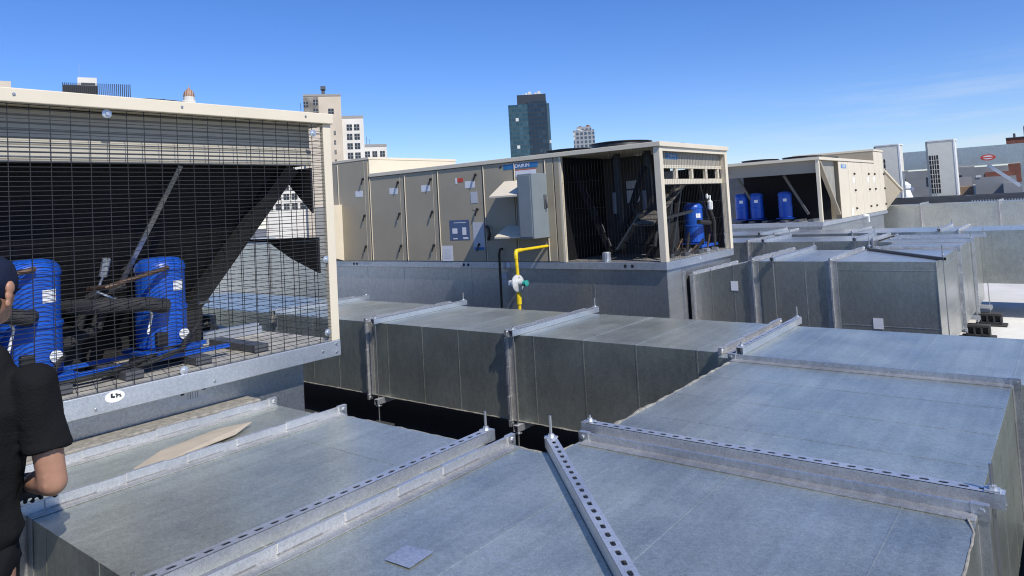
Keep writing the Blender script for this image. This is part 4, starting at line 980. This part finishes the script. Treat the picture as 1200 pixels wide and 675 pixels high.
o1 = ell(MB().mat(RED), -2.42, 2.69, .24, .115, 31.9985, .004).build('oval_logo', None, t)
ell(MB().mat(PAPER), -2.42, 2.69, .175, .072, 31.993, .004).build('oval_centre', None, o1)
mb = MB().mat(RED); mb.box((-2.60, 31.985, 2.668), (-2.24, 31.9885, 2.712)); 
mb.build('oval_band', None, o1)

# small roof clutter between the condensers
t = tag(MB().mat(WHITEP).lathe((-5.05, 30.5, 1.2), [(.28, 0), (.30, .1), (.2, .42), (.1, .46), (.22, .5), (.24, .62), (.12, .74), (.02, .78)], 14).build('roof_ventilator', None, smooth=True), 'white domed roof ventilator between the two condensers', 'ventilator')
tag(MB().mat(STEELDARK).box((-6.3, 30, 0), (-4.0, 31, 1.2)).build('equipment_cabinet', None), 'low dark cabinet under the white domed ventilator', 'cabinet')

# ================================================================== PERSON
def blob_mesh(name, parts, m, parent, voxel=.012, smooth_it=6, folds=0.0):
    """continuous skin from tapered capsules [(p, r, q, r2)] by voxel remesh"""
    bm = bmesh.new()
    for it in parts:
        p, r0, q, r1 = Vector(it[0]), it[1], Vector(it[2]), it[3]
        sx = it[4] if len(it) > 4 else None      # optional (sx, sy) squash in xy about segment
        n = max(2, int((q-p).length/0.025)+1)
        for i in range(n+1):
            c = p.lerp(q, i/n); r = r0+(r1-r0)*i/n
            mt = Matrix.Translation(c) @ Matrix.Diagonal((r*(sx[0] if sx else 1), r*(sx[1] if sx else 1), r*(sx[2] if sx and len(sx) > 2 else 1), 1))
            if sx and len(sx) > 3: mt = Matrix.Translation(c) @ Matrix.Rotation(sx[3], 4, 'Z') @ Matrix.Diagonal((r*sx[0], r*sx[1], r*sx[2], 1))
            bmesh.ops.create_icosphere(bm, subdivisions=2, radius=1, matrix=mt)
    me = bpy.data.meshes.new(name+'_raw'); bm.to_mesh(me); bm.free()
    o = bpy.data.objects.new(name, me); COL.objects.link(o)
    rm = o.modifiers.new('r', 'REMESH'); rm.mode = 'VOXEL'; rm.voxel_size = voxel; rm.use_smooth_shade = True
    sm = o.modifiers.new('s', 'SMOOTH'); sm.iterations = smooth_it; sm.factor = .5
    dg = bpy.context.evaluated_depsgraph_get(); dg.update()
    me2 = bpy.data.meshes.new_from_object(o.evaluated_get(dg)); o.modifiers.clear(); o.data = me2; bpy.data.meshes.remove(me)
    if folds:                      # cloth folds: ridged noise pulled along the drape
        from mathutils import noise
        for v in me2.vertices:
            c = v.co; q = Vector((c.x*9+c.z*5, c.y*9-c.z*3, c.z*4.5))
            r_ = 1-abs(noise.noise(q))*2; r2_ = 1-abs(noise.noise(q*2.3+Vector((5, 1, 2))))*2
            v.co = c + v.normal*(folds*(r_*.7+r2_*.35-.5))
    me2.name = name; me2.materials.clear(); me2.materials.append(m)
    me2.polygons.foreach_set('use_smooth', [True]*len(me2.polygons))
    if parent: o.parent = parent
    return o
SKIN = mat('skin', (.36, .19, .12), .5, var=.12, scale=18)
SHIRT = mat('black_shirt', (.008, .008, .009), .9, bump=.4, bscale=160, spec=.15)
TROUS = mat('dark_trousers', (.008, .008, .010), .9, bump=.6, bscale=16, spec=.15)
CAPM = mat('navy_cap', (.008, .013, .032), .85, spec=.2, bump=.3, bscale=200)
GLOVE = mat('dark_glove', (.015, .02, .035), .8, bump=.3, bscale=120)
HAIR = mat('dark_hair', (.015, .012, .010), .7, bump=.6, bscale=300)
pw = thing('person', (-2.447, .6135, 0.008), 'worker in navy cap and black shirt reaching over the duct at the left edge', 'person')
pw.rotation_euler = (0, 0, R(38.4))
TW = R(20)
sh_r = (.120, .055, 1.385); sh_l = (-.235, -.06, 1.39); el = (.168, .060, 1.108); wr = (.035, .150, 1.080)
hip = (-.095, 0, .93)
S = (1.55, .95, 1, TW)
body = blob_mesh('body', [
    ((-.075, .0, .92), .105, (-.075, .0, 1.05), .098, (1.45, 1.0, 1, TW)), ((-.075, 0, 1.05), .098, (-.055, .01, 1.33), .112, (1.45, 1.0, 1, TW)),
    ((-.055, .01, 1.33), .10, (-.04, .015, 1.46), .06, (1.6, 1.0, 1, TW)),
    ((-.03, .02, 1.46), .055, (-.015, .035, 1.585), .05), ((-.012, .045, 1.655), .078, (-.012, .05, 1.665), .080, (.93, 1.12, 1.28)), ((-.02, .10, 1.60), .045, (-.02, .105, 1.60), .045),
    (sh_r, .046, (.153, .059, 1.22), .042), ((.153, .059, 1.22), .043, el, .040), (el, .041, (.10, .105, 1.098), .038), ((.10, .105, 1.098), .038, wr, .027), (sh_l, .062, (-.30, .0, 1.12), .042), ((-.30, 0, 1.12), .042, (-.22, .2, 1.06), .028),
    ((.0, 0, .90), .088, (.02, .01, .50), .058), ((.02, .01, .50), .056, (.03, -.02, .10), .040), ((.03, -.02, .07), .042, (.02, .15, .04), .036),
    ((-.17, -.02, .90), .088, (-.19, -.01, .50), .058), ((-.19, -.01, .5), .056, (-.20, -.04, .10), .040), ((-.20, -.04, .07), .042, (-.22, .13, .04), .036),
    ((-.03, .140, 1.645), .014, (-.032, .155, 1.63), .016)], SKIN, pw, .0105, 5)
shirt = blob_mesh('shirt', [
    ((-.080, .0, .985), .128, (-.080, .0, 1.06), .118, (1.42, 1.0, .6, TW)), ((-.080, 0, 1.06), .118, (-.060, .01, 1.33), .128, (1.42, 1.0, 1, TW)),
    ((-.055, .01, 1.33), .118, (-.04, .015, 1.455), .074, (1.62, 1.0, 1, TW)), ((-.03, .02, 1.45), .066, (-.022, .028, 1.492), .060),
    (sh_r, .068, (.138, .056, 1.30), .060), ((.138, .056, 1.30), .059, (.152, .060, 1.225), .064, (1, 1, .35)), ((.153, .060, 1.222), .066, (.154, .060, 1.208), .067, (1, 1, .12)), (sh_l, .078, (-.28, -.03, 1.235), .070)], SHIRT, pw, .0095, 3, folds=.010)
trs = blob_mesh('trousers', [
    ((-.085, 0, .97), .115, (-.085, 0, .90), .118, (1.42, 1.05, .7, TW)), ((-.01, 0, .90), .100, (.018, .01, .50), .078), ((.018, .01, .50), .078, (.03, -.02, .10), .066),
    ((-.17, -.02, .90), .100, (-.19, -.01, .50), .078), ((-.19, -.01, .5), .078, (-.20, -.04, .10), .066)], TROUS, pw, .010, 3, folds=.012)
cap = blob_mesh('cap', [((-.012, .045, 1.690), .090, (-.012, .045, 1.695), .088, (.95, 1.14, .98)), ((-.035, .13, 1.665), .035, (-.06, .20, 1.652), .030, (1.9, 1.2, .22))], CAPM, pw, .008, 4)
MB().mat(PAPER).box((-.075, -.053, 1.655), (-.045, -.048, 1.672)).build('cap_tag', None, None, origin=(0, 0, 0)).parent = pw
hair = blob_mesh('hair', [((-.012, .015, 1.635), .070, (-.012, .015, 1.600), .058, (1.02, .9, 1.0))], HAIR, pw, .009, 3)
for ex in (.068, -.093): blob_mesh('ear', [((ex, .045, 1.672), .020, (ex*.98, .038, 1.628), .013, (.5, .9, 1.1))], SKIN, pw, .005, 2)
gl = [((.055, .137, 1.084), .034, (.00, .19, 1.062), .038, (1, 1, .9)), ((.0, .19, 1.062), .036, (-.045, .275, 1.015), .040, (1, 1, .6))]
for k in range(4):
    a = Vector((-.020-.016*k, .315-.014*k, 1.012)); bmid = a+Vector((-.028, .022, -.020)); c = bmid+Vector((-.012, .006, -.030))
    ln = (1, 1.08, 1.0, .8)[k]
    gl += [((-.03-.008*k, .28-.008*k, 1.015), .011, a, .010), (a, .010, a+(bmid-a)*ln, .0095), (a+(bmid-a)*ln, .0095, a+(bmid-a)*ln+(c-bmid)*ln, .008)]
gl += [((-.01, .26, 1.02), .013, (.012, .300, .995), .011), ((.012, .300, .995), .011, (-.002, .325, .975), .009)]
glove = blob_mesh('glove', gl, GLOVE, pw, .0045, 2)
glL = [((-.235, .185, 1.06), .034, (-.205, .23, 1.04), .038, (1, 1, .7))]
for k in range(4): glL += [((-.20+.014*k, .235, 1.035), .010, (-.175+.016*k, .285, 1.015), .009), ((-.175+.016*k, .285, 1.015), .009, (-.17+.016*k, .295, .975), .008)]
glL += [((-.23, .22, 1.04), .012, (-.225, .275, 1.01), .010)]
blob_mesh('glove', glL, GLOVE, pw, .0045, 2)
tag(blob_mesh('boot', [((.03, -.03, .05), .050, (.02, .17, .035), .042, (1, 1, .85))], BLACK, pw, .009, 2)); blob_mesh('boot', [((-.20, -.05, .05), .050, (-.22, .15, .035), .042, (1, 1, .85))], BLACK, pw, .009, 2)

# ================================================================== CITY
def facade(name, base, glass, nx, nz, fx, fz, rough=.3, lit=.0):
    """curtain-wall / window grid laid on generated box coordinates in metres (object space)"""
    m, nt, b = new_mat(name); k = nt.links.new
    t = nt.nodes.new('ShaderNodeTexCoord'); s = nt.nodes.new('ShaderNodeSeparateXYZ'); k(t.outputs['Object'], s.inputs[0])
    g = nt.nodes.new('ShaderNodeNewGeometry')
    def M(op, a, c=None):
        n = nt.nodes.new('ShaderNodeMath'); n.operation = op
        for i, v in enumerate((a, c)):
            if v is None: continue
            if isinstance(v, (int, float)): n.inputs[i].default_value = v
            else: k(v, n.inputs[i])
        return n.outputs[0]
    h = M('ADD', s.outputs[0], s.outputs[1])
    u_ = M('DIVIDE', h, nx); v_ = M('DIVIDE', s.outputs[2], nz)
    w = M('MULTIPLY', M('LESS_THAN', M('FRACT', u_), fx), M('LESS_THAN', M('FRACT', v_), fz))
    cxyz = nt.nodes.new('ShaderNodeCombineXYZ'); k(M('FLOOR', u_), cxyz.inputs[0]); k(M('FLOOR', v_), cxyz.inputs[1])
    wn_ = nt.nodes.new('ShaderNodeTexWhiteNoise'); wn_.noise_dimensions = '2D'; k(cxyz.outputs[0], wn_.inputs['Vector'])
    gl_ = nt.nodes.new('ShaderNodeMix'); gl_.data_type = 'RGBA'; gl_.inputs[6].default_value = (*glass, 1)
    gl_.inputs[7].default_value = (min(1, glass[0]*1.7+.01), min(1, glass[1]*1.7+.01), min(1, glass[2]*1.7+.01), 1); k(M('POWER', wn_.outputs[0], 4.0), gl_.inputs[0])
    if lit:
        gm = nt.nodes.new('ShaderNodeMix'); gm.data_type = 'RGBA'; k(M('GREATER_THAN', wn_.outputs[0], 1-lit), gm.inputs[0]); k(gl_.outputs[2], gm.inputs[6]); gm.inputs[7].default_value = (.6, .62, .58, 1); glo = gm.outputs[2]
    else: glo = gl_.outputs[2]
    x = nt.nodes.new('ShaderNodeMix'); x.data_type = 'RGBA'; k(w, x.inputs[0]); x.inputs[6].default_value = (*base, 1); k(glo, x.inputs[7])
    k(x.outputs[2], b.inputs['Base Color']); k(M('SUBTRACT', .8, M('MULTIPLY', w, .8-rough)), b.inputs['Roughness'])
    return m

def at(az, d): return Vector((d*math.sin(R(az)), d*math.cos(R(az)), 0))
def zof(tan, d): return EYE.z + tan*d
class Bld:
    """building in a local frame: x to the right as seen from the roof, y away"""
    def __init__(s, label, az, d, turn=0, name='building', cat='building'):
        p = at(az, d); s.o = thing(name, (p.x, p.y, -30), label, cat); s.o.rotation_euler = (0, 0, -R(az)+R(turn)); s.d = d
    def part(s, name, m, boxes, parent=None):
        mb = MB().mat(m)
        for a, b in boxes: mb.box(a, b)
        o = mb.build(name, None, None, origin=(0, 0, 0)); o.parent = parent or s.o; o.location = (0, 0, 0); return o
def h_of(tan, d): return zof(tan, d)+30

CONC = mat('factory_beige', (.52, .455, .36), .85, var=.10, scale=.15)
WHITEB = mat('factory_white', (.66, .63, .56), .85, var=.08, scale=.15)
GLASSD = mat('window_glass', (.03, .035, .04), .2)
BRICK = mat('red_brick', (.22, .085, .055), .9, var=.25, scale=2)
ORANGE = mat('tan_brick', (.34, .22, .13), .9, var=.2, scale=2)
GREYW = mat('grey_render', (.27, .27, .26), .9, var=.1, scale=.6)
# old factory tower, three steps
D = 262.0
b = Bld('old beige and white factory tower stepping down to the right, rows of dark windows', -53.4, D)
K = D/825.0*1.20
wx = lambda px: (px-373)*D/825*.90
hA = h_of(.172, D); hB = h_of(.1405, D); hC = h_of(.0985, D)
b.part('tower_block', CONC, [((wx(352), 6, 0), (wx(399), 22, hA))])
b.part('tower_front', mat('tower_front_tan', (.56, .48, .37), .85, var=.08, scale=.2), [((wx(371), 5.9, h_of(.075, D)), (wx(398.6), 6.05, hA-.4))])
b.part('stair_face', mat('mottled_grey', (.20, .185, .16), .9, var=.5, scale=.35), [((wx(352.3), 5.8, h_of(.135, D)), (wx(370.5), 6.02, hA-.4))])  # darker mottled grey over the upper left face of the tower
b.part('middle_block', WHITEB, [((wx(399.3), 8, 0), (wx(427), 24, hB))])
b.part('low_block', WHITEB, [((wx(427.2), 8.4, 0), (wx(456), 24, hC))])
b.part('left_block', WHITEB, [((wx(300), 8.4, 0), (wx(351.8), 24, h_of(.075, D)))])
b.part('parapet', mat('parapet_grey', (.30, .29, .27), .9), [((wx(399.3), 7.9, hB), (wx(427), 8.2, hB+1.0)), ((wx(427.2), 8.3, hC), (wx(456), 8.6, hC+1.0)), ((wx(352), 5.8, hA), (wx(399), 6.1, hA+.7))])
b.part('roof_tank', STEELDARK, [((wx(375), 9, hA), (wx(379.5), 11, hA+3.8)), ((wx(374), 8.5, hA+3.0), (wx(380.5), 11.5, hA+4.2))])
b.part('antenna', STEELDARK, [((wx(430), 9, hC), (wx(430.5), 9.2, hC+4)), ((wx(434), 9, hC), (wx(434.4), 9.2, hC+3)), ((wx(348), 9, hA-9), (wx(348.6), 9.2, hA-2))])
st = 11.2*D/825
def win(cx_, w, z, h, y):
    w_ = b.part('window', GLASSD, [((cx_-w/2, y-.06, z), (cx_+w/2, y+.1, z+h))])
    b.part('frame', GREYW, [((cx_-.10, y-.12, z), (cx_+.10, y-.065, z+h)), ((cx_-w/2, y-.12, z+h*.45), (cx_+w/2, y-.065, z+h*.53))], w_)
for r_ in range(9):
    z = hB-3.4-r_*st
    for px in (408.5, 418): win(wx(px), 1.25*1.6, z-1.2, 2.3, 8)
    if r_ > 2:
        for px in (430.5, 440, 450): win(wx(px), 1.8, z-1.2+.4, 2.2, 8.4)
    for px in (306, 316, 326, 336, 346):
        if z < h_of(.07, D): win(wx(px), 2.0, z-1.2, 2.3, 8.4)
    if r_ < 5: win(wx(389.5), .7, z-3.0, 1.6, 5.9)
win(wx(386), 2.0, h_of(.150, D)-1, 2.0, 5.9)
for (px, tn) in ((355, .162), (367, .165), (367, .152)): win(wx(px), 1.6, h_of(tn, D)-1.5, 2.0, 5.8)

# glass tower: light on its two faces put into separate wall colours
D = 520.0
b = Bld('tall dark glass skyscraper, its lighter left and darker right face set by colour', -36.7, D, turn=0, cat='skyscraper')
q = D/825*.93
b.part('light_face', facade('teal_curtain_wall', (.035, .075, .095), (.022, .062, .082), 2.6, 3.4, .82, .70, .15, .05), [((-26.5*q, 0, 0), (-2*q, 30, h_of(.1455, D)))])
b.part('dark_face', facade('shaded_curtain_wall', (.018, .03, .045), (.012, .028, .045), 2.6, 3.4, .82, .76, .15, .02), [((-1.9*q, 4, 0), (22.5*q, 34, h_of(.150, D)))])
b.part('edge_slab', facade('edge_curtain_wall', (.05, .09, .12), (.04, .09, .13), 2.2, 3.4, .75, .7, .2, .12), [((22.6*q, 8, 0), (26*q, 34, h_of(.1475, D)))])
b.part('crown', mat('crown_metal', (.025, .035, .045), .5), [((-15*q, 6, h_of(.1455, D)), (22*q, 30, h_of(.161, D)))])
b.part('rooftop_plant', WHITEB, [((-8*q+i*4*q, 10, h_of(.161, D)), (-6*q+i*4*q+.8*q*(i % 3), 16, h_of(.161+.0018*(1+i % 3), D))) for i in range(7)])
D = 560.0
b = Bld('smaller pale gridded high-rise right of the glass skyscraper', -32.35, D, cat='high-rise')
q = D/825*.95
b.part('tower_block', facade('grey_grid_wall', (.30, .31, .32), (.06, .09, .12), 3.2, 3.3, .62, .66, .2, .12), [((-13.5*q, 0, 0), (12.5*q, 26, h_of(.1035, D)))])
b.part('crown', facade('grey_grid_top', (.33, .33, .33), (.07, .09, .11), 3.2, 3.3, .6, .6, .2, .1), [((-9*q, 2, h_of(.1035, D)), (9*q, 22, h_of(.1085, D)))])
b.part('rooftop_plant', BRICK, [((-6*q, 4, h_of(.1085, D)), (-3*q, 9, h_of(.110, D))), ((3*q, 4, h_of(.1085, D)), (7*q, 9, h_of(.111, D)))])
# finned dark roof
D = 150.0
b = Bld('building top wrapped in dark vertical fins with a white roof cabin', -68.85, D)
q = D/825*.84
FIN = mat('dark_fin', (.02, .024, .032), .5)
b.part('tower_block', mat('dark_wall', (.04, .045, .055), .7), [((-33*q, 3, 0), (37*q, 26, h_of(.164, D)))])
b.part('fin_screen', FIN, [((-35*q+i*2.1*q, 2, h_of(.155, D)), (-35*q+i*2.1*q+.9*q, 2.6, h_of(.184, D))) for i in range(35)] + [((-35*q, 2.7, h_of(.156, D)), (2*q, 2.9, h_of(.182, D)))])
b.part('roof_cabin', WHITEB, [((-20*q, 8, h_of(.160, D)), (1*q, 14, h_of(.1985, D)))])
b.part('roof_cabin_pipe', STEELDARK, [((-16*q, 7.8, h_of(.190, D)), (-1*q, 7.95, h_of(.1915, D)))])
b.part('mast', STEEL, [((-18*q, 9, h_of(.1985, D)), (-17.7*q, 9.2, h_of(.218, D)))])
D = 140.0
b = Bld('small sandy penthouse block just above the near unit roof, far left', -74.2, D)
q = D/825*.8
b.part('penthouse', CONC, [((-8*q, 2, 0), (8*q, 12, h_of(.1825, D))), ((-28*q, 2.5, 0), (-8.2*q, 12, h_of(.176, D)))])
b.part('roof_edge', STEELDARK, [((8.2*q, 2.5, 0), (60*q, 12, h_of(.170, D)))])
# domed clock-less tower
D = 300.0
b = Bld('distant pale tower with a ribbed copper-brown dome', -62.88, D, name='domed_tower', cat='tower')
q = D/825*.86
zb = h_of(.1685, D); zt_ = h_of(.1795, D)
b.part('drum', WHITEB, [((-7.3*q, 0, 0), (7.3*q, 15*q, h_of(.1625, D)))])
mb = MB().mat(WHITEB); mb.lathe((0, 7*q, h_of(.1625, D)), [(6.6*q, 0), (6.6*q, zb-h_of(.1625, D))], 16); o = mb.build('colonnade', None, None, origin=(0, 0, 0)); o.parent = b.o; o.location = (0, 0, 0)
mb = MB().mat(bands('copper_dome', (.26, .13, .07), (.5, .45, .38), 0, 2.0*q, .2)); hh = zt_-zb
mb.lathe((0, 7*q, zb), [(6.8*q, 0), (6.5*q, hh*.3), (5.2*q, hh*.6), (3*q, hh*.85), (1*q, hh), (.4*q, hh*1.1), (.2*q, hh*1.5)], 16); o = mb.build('dome', None, None, origin=(0, 0, 0), smooth=True); o.parent = b.o; o.location = (0, 0, 0)

# right-hand neighbours close to the horizon
b = Bld('red brick block with dark rooftop tanks at the right edge of the skyline', -3.25, 125); q = 125/825
b.part('brick_block', BRICK, [((0, 0, 0), (80*q, 20, h_of(.047, 125)))])
b.part('coping', STEELDARK, [((-.2*q, -.1, h_of(.047, 125)), (80*q, .4, h_of(.048, 125)))])
b.part('roof_tank', STEELDARK, [((15*q, 4, h_of(.047, 125)), (24*q, 8, h_of(.062, 125))), ((6*q, 4, h_of(.047, 125)), (8*q, 5, h_of(.054, 125)))])
b = Bld('plain grey rendered wall of the next building, behind the raised duct', -4.05, 60); q = 60/825
b.part('wall', GREYW, [((-16*q, 0, 0), (17*q, 10, h_of(.004, 60)))])
b.part('parapet', WHITEB, [((-15*q, -.05, h_of(.004, 60)), (-11*q, .5, h_of(.0065, 60)))])
b.part('brick_upstand', BRICK, [((-8*q, 3, h_of(.004, 60)), (14*q, 6, h_of(.010, 60)))]); b.part('side_wing', GREYW, [((6*q, -3.5, 0), (30*q, -.02, h_of(-.004, 60)))])
b = Bld('tan brick low building with cream corner seen right of the free condenser', -5.5, 70); q = 70/825
b.part('wall', ORANGE, [((-9*q, 0, 0), (3*q, 12, h_of(-.006, 70)))])
b.part('corner_pier', WHITEB, [((3.1*q, -.1, 0), (5.5*q, 12, h_of(-.005, 70)))])
b.part('upper_floor', GREYW, [((-9*q, 6, 0), (2.5*q, 14, h_of(.006, 70)))])
rng = random.Random(11)
mats = [GREYW, CONC, WHITEB, GREYW, ORANGE]
desc = {BRICK: 'red brick', CONC: 'beige', WHITEB: 'whitewashed', GREYW: 'grey rendered', ORANGE: 'tan brick'}
for i, az in enumerate((-20.5, -17.5, -13.5, -11.0, -8.6, -4.6, -1.8, 1.0)):
    d_ = 160+rng.uniform(0, 120); m = mats[i % 5]
    place = ['behind the middle unit roof', 'above the far unit fans', 'behind the far unit tall end', 'left of the hidden condenser', 'behind the two condensers', 'beyond the grey wall', 'beneath the red oval logo', 'beyond the plenum at the right edge'][i]
    b = Bld('distant low %s building on the horizon %s' % (desc[m], place), az, d_)
    w_ = rng.uniform(9, 16); hgt = 30+rng.uniform(2.4, 4.6)
    b.part('wall', m, [((-w_, 0, 0), (w_, 18, hgt))])
    for k in range(6): b.part('window', GLASSD, [((-w_+1.2+k*(2*w_-2.4)/6, -.06, hgt-3.2), (-w_+2.4+k*(2*w_-2.4)/6, .1, hgt-1.4))])
    b.part('roof_hut', GREYW, [((-w_*.4, 5, hgt), (-w_*.1, 8, hgt+2.2))])
